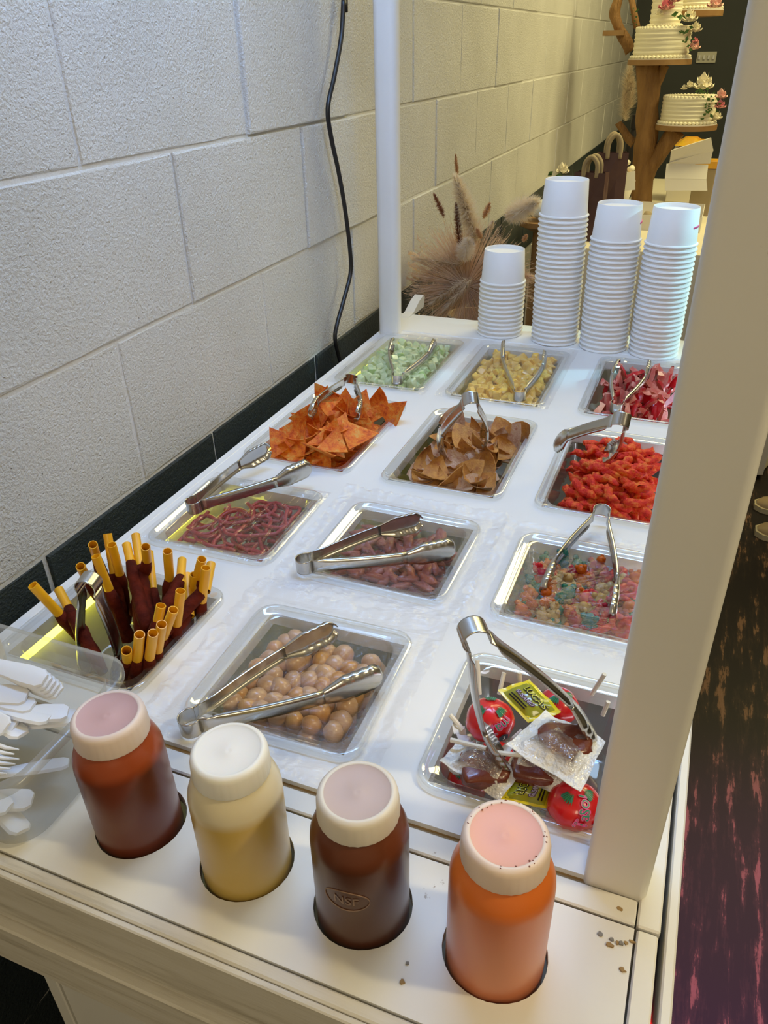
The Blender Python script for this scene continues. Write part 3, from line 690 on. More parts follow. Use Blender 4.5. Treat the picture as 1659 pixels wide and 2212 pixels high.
# (0,3) cucumber, (1,3) pineapple
def dice(s, seed, cap=False):
    rnd = random.Random(seed); bm = bmesh.new(); bmesh.ops.create_cube(bm, size=s)
    for q in bm.verts: q.co += Vector((rnd.uniform(-1, 1), rnd.uniform(-1, 1), rnd.uniform(-1, 1))) * s * 0.16; q.co.x *= 1.25
    bmesh.ops.bevel(bm, geom=list(bm.edges), offset=s * 0.14, segments=1, affect='EDGES')
    b = MB(); b.bm(bm)
    if cap: b.mi = [1 if sum((b.v[i].z for i in f)) / len(f) > s * 0.42 else 0 for f in b.f]
    bm.free(); return b
cu = [proto('cucumber_cube', dice(0.0125, k, k % 2 == 0), ['cucumber_flesh', 'cucumber_rind'], True, 40) for k in range(5)]
pa = [proto('pineapple_cube', dice(0.0125, 20 + k), 'pineapple_flesh', True, 40) for k in range(5)]
for lay, z in ((1, -0.015), (2, -0.004)):
    for x, y, u, v in grid_pts(0, 3, 10, 15, 0.9, 0.025):
        if lay == 2 and random.random() < 0.12: continue
        put('cucumber_cube', random.choice(cu), (x, y, z + random.uniform(-.002, .003)), rrot(), random.uniform(0.8, 1.05), 'small pale green cucumber cube under film in the far pan', 'fruit', 'cucumber cubes in the pan')
    for x, y, u, v in grid_pts(1, 3, 10, 15, 0.9, 0.025):
        if lay == 2 and random.random() < 0.12: continue
        put('pineapple_cube', random.choice(pa), (x, y, z + random.uniform(-.002, .003)), rrot(), random.uniform(0.8, 1.05), 'small yellow pineapple cube under film in the far pan', 'fruit', 'pineapple cubes in the pan')
# (2,3) strawberries: quarters, skin outside and pale cut faces
def quarter(seed):  # skin is rounded, two flat cut faces
    rnd = random.Random(seed); b = MB(); L = rnd.uniform(0.030, 0.036); R0 = rnd.uniform(0.0095, 0.012); n = 7; m = 5; R = []
    for i in range(n):
        t = i / (n - 1); r = R0 * (math.sin(PI * min(1, 0.12 + 0.88 * (1 - t))) ** 0.55 if t > 0 else 0.75) * (1 - 0.35 * t) + 0.0004
        a = [PI * (0.0 + 0.55 * j / (m - 1)) for j in range(m)]
        R.append([Vector((L * (t - 0.5), r * math.cos(q), r * math.sin(q))) for q in a])
    b.rings(R, False)
    ax = [Vector((L * (i / (n - 1) - 0.5), 0, 0)) for i in range(n)]
    for i in range(n - 1):
        b.add([R[i][0], R[i + 1][0], ax[i + 1], ax[i]], [(0, 1, 2, 3)], 1); b.add([R[i][-1], ax[i], ax[i + 1], R[i + 1][-1]], [(0, 1, 2, 3)], 1)
    b.add(R[0] + [ax[0]], [tuple(range(m + 1))], 1); return b
sb = [proto('strawberry_piece', quarter(k), ['strawberry_skin', 'strawberry_cut'], True, 40) for k in range(6)]
for lay, (nx, ny, z) in enumerate(((4, 8, -0.034), (5, 10, -0.019), (5, 10, -0.006))):
    for x, y, u, v in grid_pts(2, 3, nx, ny, 0.9, 0.029):
        put('strawberry_piece', random.choice(sb), (x, y, z + random.uniform(-.002, .004)), rrot(), random.uniform(0.85, 1.1), 'cut wedge of red strawberry in the far right pan', 'fruit', 'strawberry pieces in the pan')

# (0,0) yellow straws coated with tamarind
ST = [((225, 460), (420, 670)), ((405, 490), (480, 630)), ((555, 330), (600, 420)), ((640, 180), (668, 275)), ((660, 260), (760, 510)), ((740, 105), (790, 400)), ((770, 180), (830, 400)), ((872, 180), (905, 320)),
      ((915, 270), (945, 540)), ((935, 115), (970, 350)), ((1003, 195), (1015, 300)), ((1025, 230), (1055, 510)), ((1155, 225), (1170, 430)), ((1255, 285), (1245, 420)), ((1392, 280), (1355, 420)), ((1455, 312), (1425, 470)),
      ((1420, 340), (1390, 590)), ((1287, 385), (1305, 640)), ((1340, 385), (1335, 530)), ((1245, 500), (1215, 750)), ((1110, 600), (1075, 770)), ((1195, 630), (1120, 830)), ((1115, 730), (1085, 920)), ((1055, 790), (1030, 970)), ((962, 800), (945, 980)), ((872, 910), (880, 980))]
sx, sy, sw, sd = PANS[(0, 0)]
for k, (a, c) in enumerate(ST):
    A = (a[0] * 0.3134, 1120 + a[1] * 0.3134); C = (c[0] * 0.3134, 1120 + c[1] * 0.3134)
    zb = 0.010
    q = at(*C, z=zb)
    while (q.y > sy + sd / 2 - 0.022 or q.x < sx - sw / 2 + 0.02) and zb < 0.045: zb += 0.004; q = at(*C, z=zb)
    q = at(*C, z=zb)
    L = math.dist(A, C); best = None
    for dz in [0.004 * i for i in range(1, 18)]:
        tpt = at(*A, z=zb + dz); e = abs((tpt - q).length - (0.046 if L > 55 else 0.030))
        if best is None or e < best[0]: best = (e, tpt)
    tp = best[1]; dr = (q - tp).normalized()
    bt = q + dr * 0.085
    s = min(1, max(0.2, (q.z + 0.052) / max(1e-4, q.z - bt.z)))
    bt = q + (bt - q) * s
    bt.x = max(sx - sw / 2 + 0.026, min(sx + sw / 2 - 0.026, bt.x)); bt.y = max(sy - sd / 2 + 0.026, min(sy + sd / 2 - 0.026, bt.y))
    nth = sorted(range(len(ST)), key=lambda i: ST[i][0][0]).index(k)
    t = thing('tamarind_straw', 'yellow straw with dark red coated end, ' + ('leftmost in the pan' if nth == 0 else ORD[nth] + ' from the left in the pan'), 'candy', bt, 'tamarind straws standing in the pan')
    tb = MB(); R1, R0 = 0.0047, 0.0040
    ax = (tp - q).normalized(); l = (tp - q).length
    tb.lathe([(R1, -0.006), (R1, l), (R0, l), (R0, l - 0.02)], 12, q, axis=ax)
    obj('straw_tube', tb, 'straw_yellow', t, True, angle=40)
    n = 9; cb = MB(); cb.tube([q + (bt - q) * (i / (n - 1)) - (ax * -0.0035 if i == 0 else Vector()) for i in range(n)], [0.0050] + [0.0066 + 0.0005 * math.sin(2.3 * i + k) for i in range(1, n - 1)] + [0.005], 10, True, 0, 0.06)
    obj('tamarind_coating', cb, 'tamarind_coat', t, True)

# ------------------------------------------------------------------ cling film
def film(c, r, m, amp, seed, mname, label, N=130, sag=0.006):
    x, y, w, d = PANS[(c, r)]; b = MB(); idx = {}; v = []; f = []
    rnd = random.Random(seed); so = Vector((seed * 5.3, seed * 2.9, seed))
    mx = [m * rnd.uniform(0.75, 1.25) for _ in range(4)]
    for i in range(N + 1):
        for j in range(N + 1):
            u, q = -1 + 2 * i / N, -1 + 2 * j / N
            ex = w / 2 + (mx[0] if u > 0 else mx[1]); ey = d / 2 + (mx[2] if q > 0 else mx[3])
            wob = 1 + 0.5 * m * 8 * 0.35 * noise.noise(Vector((u * 1.7, q * 1.7, 0)) + so) * (max(abs(u), abs(q)) ** 4) * 0.5
            px, py = u * ex * wob, q * ey * wob
            ox, oy = abs(px) - w / 2, abs(py) - d / 2; o = max(ox, oy)
            P = Vector((px, py, 0))
            n1 = noise.noise(P * 48 + so); n2 = noise.noise(P * 150 + so); fa = math.atan2(py + 0.05, px + 0.07 * math.sin(seed)); n3 = 1 - 2 * abs(noise.noise(Vector((fa * 11, math.hypot(px, py) * 14, 1)) + so)); n4 = 1 - 2 * abs(noise.noise(P * 85 + so * 2))
            if o > 0:
                k = min(1, o / 0.008); z = 0.0085 * (1 - k) + k * (0.0022 + amp * (0.45 + 0.6 * n1 + 0.45 * n4 + 0.25 * abs(n2)) * min(1, o / 0.02)); z = max(z, 0.0012)
            elif o > -0.016: z = 0.0085 + 0.0008 * abs(n2)
            else:
                k = min(1, (-o - 0.016) / 0.04); z = 0.0085 - 0.002 - sag * k + amp * 0.10 * n1 + amp * 0.30 * n3 * k
            idx[(i, j)] = len(v); v.append(Vector((x + px, y + py, z)))
    for i in range(N):
        for j in range(N): f.append((idx[(i, j)], idx[(i + 1, j)], idx[(i + 1, j + 1)], idx[(i, j + 1)]))
    b.add(v, f)
    return one('cling_film', b, mname, label, 'cling film', 'sheets of cling film over the pans', True)
film(1, 0, 0.026, 0.0075, 3, 'film_crumpled', 'crumpled clear film stretched over the pan of round tan sweets')
film(1, 1, 0.022, 0.0075, 5, 'film_crumpled', 'crumpled clear film over the pan of reddish brown strips')
film(2, 1, 0.020, 0.0075, 8, 'film_crumpled', 'crumpled clear film torn open over the coloured gummies')
film(0, 1, 0.002, 0.004, 11, 'film_taut', 'smooth clear film pulled tight over the red laces', 40, 0.004)
film(0, 3, 0.009, 0.009, 14, 'film_taut', 'clear film over the pan of green cucumber cubes', 44, 0.002)
film(1, 3, 0.009, 0.011, 17, 'film_taut', 'clear film over the pan of yellow pineapple cubes', 44, 0.002)
# ------------------------------------------------------------------ tongs
def tongs(loop, t1, t2, label, width=0.0078, head=0.0125, flip=1):
    loop, t1, t2 = Vector(loop), Vector(t1), Vector(t2)
    mid = (t1 + t2) / 2; e1 = (mid - loop).normalized(); e2 = (t2 - t1); e2 = (e2 - e1 * e2.dot(e1)).normalized(); nn = e1.cross(e2).normalized()
    low = min((loop, t1, t2), key=lambda p: p.z)
    th = thing('serving_tongs', label, 'tongs', low, 'steel serving tongs on the cart')
    r = 0.0095; cc = loop + e1 * r
    def sweep(path, ws, cs, ins, scal=False):
        R = []
        for i, p in enumerate(path):
            w, c, inn = ws[i], cs[i], ins[i]
            R.append([p + nn * (w * s) + inn * (c * h) for s, h in ((-1, 1.0), (-0.86, 0.25), (-0.45, 0.0), (0.45, 0.0), (0.86, 0.25), (1, 1.0))])
        return MB().rings(R, False)
    def fin(name, b, parent, th_=0.0009):
        o = obj(name, b, 'steel', parent, True, angle=60)
        md = o.modifiers.new('plate', 'SOLIDIFY'); md.thickness = th_; md.offset = 0
        return o
    # spring loop
    pth, n = [], 17; A = math.radians(128)
    for i in range(n):
        a = -A + 2 * A * i / (n - 1); pth.append(cc - e1 * r * math.cos(a) + e2 * r * math.sin(a))
    fin('spring_loop', sweep(pth, [width] * n, [0.0] * n, [e1] * n), th)
    for sgn, tip, st in ((-1, t1, pth[0]), (1, t2, pth[-1])):
        ax = tip - st; L = ax.length; ax.normalize(); inn = (-e2 * sgn); inn = (inn - ax * inn.dot(ax)).normalized()
        def pt(s): return st + (tip - st) * s - inn * (0.006 * math.sin(PI * min(1, s * 1.0)) - 0.0) * 0.8
        ss = [0.66 * i / 14 for i in range(15)]
        arm = fin('arm', sweep([pt(s) for s in ss], [width * (0.93 if s > 0.03 else 1.0) for s in ss], [0.0034 * min(1, max(0, s - 0.05) / 0.06) for s in ss], [inn] * 15), th)
        hs = [0.655 + 0.345 * i / 30 for i in range(31)]; ws, cs = [], []
        for s in hs:
            q = (s - 0.655) / 0.345
            base = width * 0.93 + (head - width * 0.93) * min(1, q / 0.30)
            if q > 0.30: base *= 1 + 0.075 * abs(math.sin((q - 0.30) / 0.70 * PI * 4.5))
            if q > 0.80: base *= math.sqrt(max(0.06, 1 - ((q - 0.80) / 0.21) ** 2))
            ws.append(base); cs.append(0.0034 + 0.0036 * min(1, q / 0.4))
        fin('scalloped_tip', sweep([pt(s) + inn * 0.004 * max(0, (s - 0.655) / 0.345) ** 2 for s in hs], ws, cs, [inn] * 31), arm, 0.0008)
    return th
def solve(loop_px, tips_px, tz, L=0.166, zr=(0.0, 0.17)):
    t = [at(*p, z=z) for p, z in zip(tips_px, tz)]; best = None
    for i in range(120):
        z = zr[0] + (zr[1] - zr[0]) * i / 119; l = at(*loop_px, z=z)
        e = abs(((l - t[0]).length + (l - t[1]).length) / 2 - L)
        if best is None or e < best[0]: best = (e, l)
    return best[1], t[0], t[1]
Z0 = 0.018
tongs(at(388, 1572, z=0.010), at(714, 1350, z=0.020), at(830, 1470, z=0.019), 'steel tongs lying open across the film over the round tan sweets')
tongs(at(640, 1222, z=0.012), at(903, 1118, z=0.020), at(985, 1192, z=0.020), 'steel tongs lying open across the film over the reddish brown strips')
tongs(at(405, 1098, z=0.012), at(572, 966, z=0.030), at(676, 1014, z=0.028), 'steel tongs lying on the red laces, tips pointing at the wall and chips')
tongs(*solve((1302, 1100), ((1158, 1272), (1338, 1338)), (0.004, 0.0)), 'steel tongs standing upright with tips pushed into the gummies')
tongs(*solve((1012, 1352), ((1068, 1652), (1300, 1585)), (0.012, 0.030), 0.160), 'steel tongs propped wide open over the wrapped lollipops')
tongs(*solve((1348, 905), ((1190, 956), (1322, 985)), (0.040, 0.030), 0.160), 'steel tongs with a red-reflecting tip resting over the red puffed sticks')
tongs(*solve((760, 818), ((660, 888), (782, 900)), (0.050, 0.034), 0.150), 'steel tongs standing among the orange triangle chips')
tongs(*solve((1018, 858), ((938, 962), (1056, 950)), (0.022, 0.028), 0.150), 'steel tongs standing among the tan dusted chips')
tongs(at(856, 822, z=0.012), at(840, 740, z=0.020), at(948, 744, z=0.018), 'steel tongs lying on the film over the green cucumber cubes')
tongs(at(1122, 858, z=0.012), at(1078, 745, z=0.026), at(1186, 768, z=0.026), 'steel tongs lying on the film over the yellow pineapple cubes')
tongs(at(1330, 884, z=0.010), at(1325, 786, z=0.026), at(1412, 790, z=0.026), 'steel tongs lying in the pan of cut strawberries')
tl = at(188, 1245, z=0.080)
tongs(tl, at(170, 1392, z=-0.010) + Vector((-0.004, 0, -0.04)), at(248, 1400, z=-0.012) + Vector((0.004, 0, -0.04)), 'steel tongs standing among the yellow straws')

# ------------------------------------------------------------------ sauce bottles
def sauce_mat(name, low, high, z_fill, rough=0.30, sss=0.25):
    m, nt, b, out = newmat(name)
    tc = node(nt, 'ShaderNodeTexCoord'); sp = node(nt, 'ShaderNodeSeparateXYZ'); nt.links.new(tc.outputs['Object'], sp.inputs[0])
    mr = node(nt, 'ShaderNodeMapRange'); mr.inputs[1].default_value = z_fill - 0.004; mr.inputs[2].default_value = z_fill + 0.004; nt.links.new(sp.outputs[2], mr.inputs[0])
    mx = node(nt, 'ShaderNodeMix', data_type='RGBA'); nt.links.new(mr.outputs[0], mx.inputs[0]); mx.inputs[6].default_value = (*low, 1); mx.inputs[7].default_value = (*high, 1)
    nt.links.new(mx.outputs[2], b.inputs['Base Color']); b.inputs['Roughness'].default_value = rough
    b.inputs['Subsurface Weight'].default_value = sss; b.inputs['Subsurface Radius'].default_value = (0.012, 0.008, 0.004); b.inputs['Subsurface Scale'].default_value = 1.0
    b.inputs['Coat Weight'].default_value = 0.15; b.inputs['Coat Roughness'].default_value = 0.2
    return m
HB = 0.075     # how deep a bottle stands below the panel
SA = [('red chamoy', (0.15, 0.030, 0.012), (0.30, 0.055, 0.012), 'cap_mauve', 0.106, 'squeeze bottle of dark red sauce beside the cutlery bin'),
      ('lime', (0.58, 0.40, 0.10), (0.68, 0.60, 0.42), 'cap_white', 0.109, 'squeeze bottle of cloudy pale yellow liquid with a white cap'),
      ('brown', (0.085, 0.024, 0.010), (0.13, 0.034, 0.012), 'cap_grey', 0.109, 'squeeze bottle of dark brown sauce embossed with an oval mark'),
      ('orange', (0.64, 0.21, 0.10), (0.72, 0.18, 0.03), 'cap_pink', 0.112, 'squeeze bottle of orange sauce nearest the square post')]
mat('cap_mauve', (0.74, 0.62, 0.56), 0.45, sss=0.3); mat('cap_white', (0.82, 0.80, 0.74), 0.45, sss=0.3); mat('cap_grey', (0.72, 0.66, 0.57), 0.45, sss=0.3); mat('cap_pink', (0.82, 0.66, 0.56), 0.45, sss=0.3, var=(0.80, 0.64, 0.54), vscale=50)
mat('cap_mauve_disc', (0.56, 0.36, 0.36), 0.5, sss=0.3); mat('cap_white_disc', (0.80, 0.78, 0.74), 0.5, sss=0.3); mat('cap_grey_disc', (0.54, 0.42, 0.39), 0.5, sss=0.3); mat('cap_pink_disc', (0.80, 0.42, 0.34), 0.5, sss=0.3)
mat('seal_speck', (0.20, 0.06, 0.03), 0.6)
for (cx, cy), (nm, low, high, cap, zt, lab) in zip(BOT, SA):
    zs = zt - 0.0190                                     # foot of the cap
    t = thing('sauce_bottle', lab, 'bottle', (cx, cy, -HB), 'sauce bottles standing in the holes of the cart')
    if nm == 'red chamoy': t.rotation_euler = (0, math.radians(-1.5), 0)
    R = 0.0306
    fill = HB + zs - 0.020 if nm == 'lime' else HB + zs - 0.016
    sm = sauce_mat('sauce_' + nm.replace(' ', '_'), low, high, fill)
    pr = [(0.020, 0.0), (0.027, 0.001), (R, 0.006), (R, HB + zs - 0.020), (R - 0.0005, HB + zs - 0.015), (R - 0.0025, HB + zs - 0.009), (R - 0.0050, HB + zs - 0.0042), (R - 0.0072, HB + zs - 0.0012), (0.0225, HB + zs + 0.001), (0.0225, HB + zs + 0.010)]
    body = obj('bottle_body', MB().lathe(pr, 48, cap0=True), 'sauce_' + nm.replace(' ', '_'), t, True, world=False)
    z0 = HB + zs; RC = 0.0248; n = 96; rings = []
    for z, rr, kn in ((0.0, RC, 1), (0.0012, RC + 0.0003, 1), (0.0130, RC - 0.0002, 1), (0.0158, RC - 0.0008, 0), (0.0176, RC - 0.0024, 0), (0.0180, RC - 0.0040, 0), (0.0174, RC - 0.0050, 0)):
        rings.append([Vector(((rr + (0.00014 * math.cos(32 * 2 * PI * j / n) if kn else 0)) * math.cos(2 * PI * j / n), (rr + (0.00014 * math.cos(32 * 2 * PI * j / n) if kn else 0)) * math.sin(2 * PI * j / n), z0 + z)) for j in range(n)])
    b = MB(); b.rings([[p * 1 for p in [Vector((q.x * 0.93, q.y * 0.93, q.z)) for q in rings[0]]]] + rings)
    cp = obj('cap', b, cap, t, True, world=False, angle=50)
    obj('cap_disc', MB().lathe([(RC - 0.0048, z0 + 0.0175), (RC - 0.0075, z0 + 0.0166), (0.0040, z0 + 0.0160), (0.0028, z0 + 0.0165), (0.0015, z0 + 0.0163), (0.0, z0 + 0.0162)], 40), cap + '_disc', cp, True, world=False)
    if nm == 'orange':
        rnd = random.Random(4)
        sp = MB()
        for k in range(26):
            a = rnd.uniform(0, 2 * PI); rr = RC - rnd.uniform(0.0025, 0.0055)
            sp.sphere((rr * math.cos(a), rr * math.sin(a), z0 + 0.0177), (rnd.uniform(.0003, .0008), rnd.uniform(.0003, .0007), 0.0003), 6, 4)
        so = obj('sauce_specks', sp, 'seal_speck', cp, world=False); so['kind'] = 'stuff'
    if nm == 'brown':
        ang0 = math.radians(-84); em = MB()
        v, f = text2d('NSF', 0.0095); zc = HB + 0.046
        em.add([((R + 0.0004) * math.cos(ang0 + x / R), (R + 0.0004) * math.sin(ang0 + x / R), zc + y) for x, y in v], f)
        rr = []
        for i in range(41):
            a = 2 * PI * i / 40; rr.append(Vector(((R + 0.0002) * math.cos(ang0 + 0.0145 * math.cos(a) / R), (R + 0.0002) * math.sin(ang0 + 0.0145 * math.cos(a) / R), zc + 0.0088 * math.sin(a))))
        em.tube(rr, 0.00035, 5)
        mat('emboss_brown', (0.26, 0.16, 0.11), 0.35)
        obj('embossed_mark', em, 'emboss_brown', body, world=False)

# ------------------------------------------------------------------ stacks of paper cups
CR, CT, CHT, CP = 0.0440, 0.0372, 0.0600, 0.0083
b = MB(); b.lathe([(CR - 0.0030, 0.0012), (CR - 0.0012, 0.0), (CR, 0.0014), (CR - 0.0004, 0.0030), (CR - 0.0022, 0.0038), (CR - 0.0030, 0.0040), (CT, CHT - 0.0005), (CT - 0.0005, CHT), (CT - 0.0012, CHT - 0.0005), (CT - 0.0012, CHT - 0.0060), (CT - 0.004, CHT - 0.0064), (0.010, CHT - 0.0062)], 40, cap1=True)
cupme = proto('paper_cup', b, 'paper_white', True, 45)
STK = [((-0.0760, 1.088), 13, 'shortest stack beside the dried grasses', 0.000, 0.0), ((0.0330, 1.078), 28, 'tallest stack', -0.0002, 0.0002), ((0.1255, 1.068), 24, 'stack second from the post', -0.0001, 0.0002), ((0.2155, 1.062), 24, 'stack nearest the post', 0.0000, 0.0001)]
def cup_print(w, seed):
    rnd = random.Random(seed); b = MB(); zc = CHT * 0.52
    pts = []
    for i in range(26):
        s = i / 25; a = -w / 2 + w * s; rr = CR - 0.003 + (CT - CR + 0.003) * (zc / CHT) + 0.0004
        pts.append((rr, a / rr, zc + 0.0016 * math.sin(i * 2.1) + 0.002 * (s - 0.5)))
    b.tube([Vector((r_ * math.cos(t_), r_ * math.sin(t_), z_)) for r_, t_, z_ in pts], 0.0007, 5); return b
for (cx, cy), n, where, lx, ly in STK:
    for k in range(n):
        i = n - 1 - k
        lab = ('white paper cup, upturned on top of the ' + where) if i == 0 else f'white paper cup, {ORD[i]} from the top of the ' + where
        o = put('paper_cup', cupme, (cx + lx * k + random.uniform(-.0003, .0003), cy + ly * k + random.uniform(-.0003, .0003), 0.0002 + k * CP), (0, 0, random.uniform(0, 6)), 1.0, lab, 'paper cup', 'cups in the ' + where)
        if i == 0 and cx > 0.1:
            a0 = math.radians(-18 if cx > 0.2 else 2); o.rotation_euler = (0, 0, a0)
            pm = proto('logo_print', cup_print(0.024, 3), 'print_pink')
            put('logo_print', pm, (0, 0, 0), parent=o)['label'] = 'pink printed lettering'

# ------------------------------------------------------------------ cutlery bin
bx0, bx1, by0, by1, bh = -0.315, -0.0820, -0.1705, -0.0290, 0.080
bcx, bcy, bw, bd = (bx0 + bx1) / 2, (by0 + by1) / 2, bx1 - bx0, by1 - by0
t = thing('cutlery_bin', 'frosted plastic bin full of white plastic cutlery', 'bin', (bcx, bcy, 0.0))
prof = [(0.0, bh - 0.0045, 0.026), (0.0, bh, 0.026), (0.003, bh + 0.001, 0.025), (0.0085, bh - 0.001, 0.024), (0.0105, bh - 0.003, 0.024)]
obj('rim', MB().rings([rrect(0, 0, bw - 2 * i, bd - 2 * i, r, z, 7) for i, z, r in prof]), 'bin_frosted', t, True, world=False)
prof = [(0.0105, bh - 0.003, 0.024), (0.0120, bh - 0.020, 0.024), (0.0165, 0.006, 0.024), (0.022, 0.0006, 0.024)]
obj('basin', MB().rings([rrect(0, 0, bw - 2 * i, bd - 2 * i, r, z, 7) for i, z, r in prof], True, False, True), 'bin_frosted', t, True, world=False, angle=70)
def utensil(kind):
    """outline in the plane, handle end at +x, working end at -x; thickness and a ridge along the middle"""
    L = 0.145; hw = [(0.000, 0.0050), (0.004, 0.0085), (0.018, 0.0090), (0.035, 0.0070), (0.060, 0.0045), (0.085, 0.0038)]
    if kind == 'fork': hw += [(0.098, 0.0085), (0.112, 0.0100), (0.125, 0.0098)]
    elif kind == 'spoon': hw += [(0.098, 0.0075), (0.112, 0.0125), (0.128, 0.0125), (0.140, 0.0075), (0.145, 0.002)]
    else: hw += [(0.092, 0.0075), (0.120, 0.0080), (0.138, 0.0065), (0.145, 0.0015)]
    R = []
    for s, w in hw:
        x = L / 2 - s; z = 0.004 * math.sin(PI * s / L) * 1.2
        R.append([Vector((x, -w, z)), Vector((x, -w * 0.86, z + 0.0020)), Vector((x, -w * 0.3, z + 0.0026)), Vector((x, w * 0.3, z + 0.0026)), Vector((x, w * 0.86, z + 0.0020)), Vector((x, w, z)), Vector((x, 0, z - 0.0004))])
    b = MB(); b.rings(R, True, True, True)
    if kind == 'fork':
        for k in range(4):
            y = -0.0076 + k * 0.00507
            b.tube([(L / 2 - 0.124, y, 0.004), (L / 2 - 0.136, y, 0.002), (L / 2 - 0.148, y * 0.95, 0.0035)], [0.0018, 0.0016, 0.0006], 6)
    return b
UT = {k: proto('plastic_' + k, utensil(k), 'cutlery_white', True, 35) for k in ('fork', 'spoon', 'knife')}
def lay(kind, hx, hy, hz, ang, tilt=0.0, roll=0.0, label=''):
    """handle end placed at a point, the utensil running off in the given direction"""
    M = Matrix.Rotation(ang, 3, 'Z') @ Matrix.Rotation(tilt, 3, 'Y') @ Matrix.Rotation(roll, 3, 'X')
    c = Vector((hx, hy, hz)) - M @ Vector((0.0725, 0, 0))
    o = put('plastic_' + kind, UT[kind], c, M.to_euler(), 1.0, label, 'cutlery', 'white plastic cutlery in the bin')
lays = []
for k in range(5):                                           # the fan of handles on top
    p = at(98 + 8 * k, 1470 + 7 * k, z=0.068 - 0.004 * k)
    lay('fork', p.x, p.y, p.z, math.radians(8 - 2 * k), 0.10, 0.25, ('uppermost', 'second', 'third', 'fourth', 'lowest')[k] + ' of the fanned white forks on top in the bin')
mid_p = [((60, 1505), 0.060, 'spoon', 20, 'white spoon handle just below the fanned forks'), ((72, 1528), 0.055, 'spoon', 12, 'white spoon handle under the fan, ending in a square tip'), ((108, 1555), 0.050, 'knife', 14, 'white knife handle lying midway down the bin'), ((148, 1540), 0.048, 'spoon', 30, 'white spoon reaching furthest toward the bottles'), ((35, 1570), 0.050, 'knife', 5, 'white knife handle near the left edge of the picture'), ((50, 1590), 0.046, 'fork', -6, 'white fork handle over the lowest knife'), ((185, 1545), 0.036, 'knife', 42, 'white knife slanting up the side of the bin'), ((15, 1575), 0.056, 'knife', -3, 'white knife end cut by the left edge of the picture')]
for (px, py), z, k, a, lab in mid_p:
    p = at(px, py, z=z); lay(k, p.x, p.y, p.z, math.radians(a), 0.05, random.uniform(-.4, .4), lab)
for (px, py), z, k, a, lab in (((20, 1640), 0.045, 'fork', 186, 'white fork with its tines toward the front of the bin'), ((22, 1662), 0.040, 'fork', 190, 'lower white fork with its tines toward the front of the bin')):
    p = at(px, py, z=z); M = Vector((math.cos(math.radians(a)), math.sin(math.radians(a)), 0)); q = p + M * 0.145
    lay(k, q.x, q.y, z, math.radians(a), 0.0, 0.1, lab)
for i, (x, y, z, a, k) in enumerate(((-0.115, -0.125, 0.020, 25, 'spoon'), (-0.108, -0.145, 0.012, -15, 'knife'), (-0.112, -0.090, 0.022, 40, 'spoon'), (-0.120, -0.140, 0.026, 8, 'fork'))):
    lay(k, x, y, z, math.radians(a), 0.02, random.uniform(-.4, .4), f'white {k} seen blurred through the frosted side of the bin, ' + ('upper', 'lowest', 'rear', 'middle')[i])

# ------------------------------------------------------------------ wrapped sweets in the near right pan
def patch(corners, bulge, n=14, curl=0.003, seed=0):
    """bilinear patch of four corners a b c d, pillowed; returns the point function"""
    a, b_, c, d = [Vector(p) for p in corners]; nrm = (b_ - a).cross(d - a).normalized()
    if nrm.z < 0: nrm = -nrm
    so = Vector((seed * 3.7, seed, 0))
    def P(u, v, side=1, off=0.0):
        p = a * (1 - u) * (1 - v) + b_ * u * (1 - v) + c * u * v + d * (1 - u) * v
        e = min(u, 1 - u, v, 1 - v); k = math.sin(PI / 2 * min(1, max(0, e - 0.09) / 0.30))
        return p + nrm * (side * bulge * k + curl * noise.noise(Vector((u * 3, v * 3, 0)) + so) + side * 0.0003 + off)
    return P
def pillow(P, n=16):
    b = MB(); uv = []
    for side in (1, -1):
        v = [P(i / n, j / n, side) for i in range(n + 1) for j in range(n + 1)]; uv += [(i / n, j / n) for i in range(n + 1) for j in range(n + 1)]
        f = [(i * (n + 1) + j, (i + 1) * (n + 1) + j, (i + 1) * (n + 1) + j + 1, i * (n + 1) + j + 1) for i in range(n) for j in range(n)]
        b.add(v, f if side > 0 else [q[::-1] for q in f])
    b.uv = uv; return b
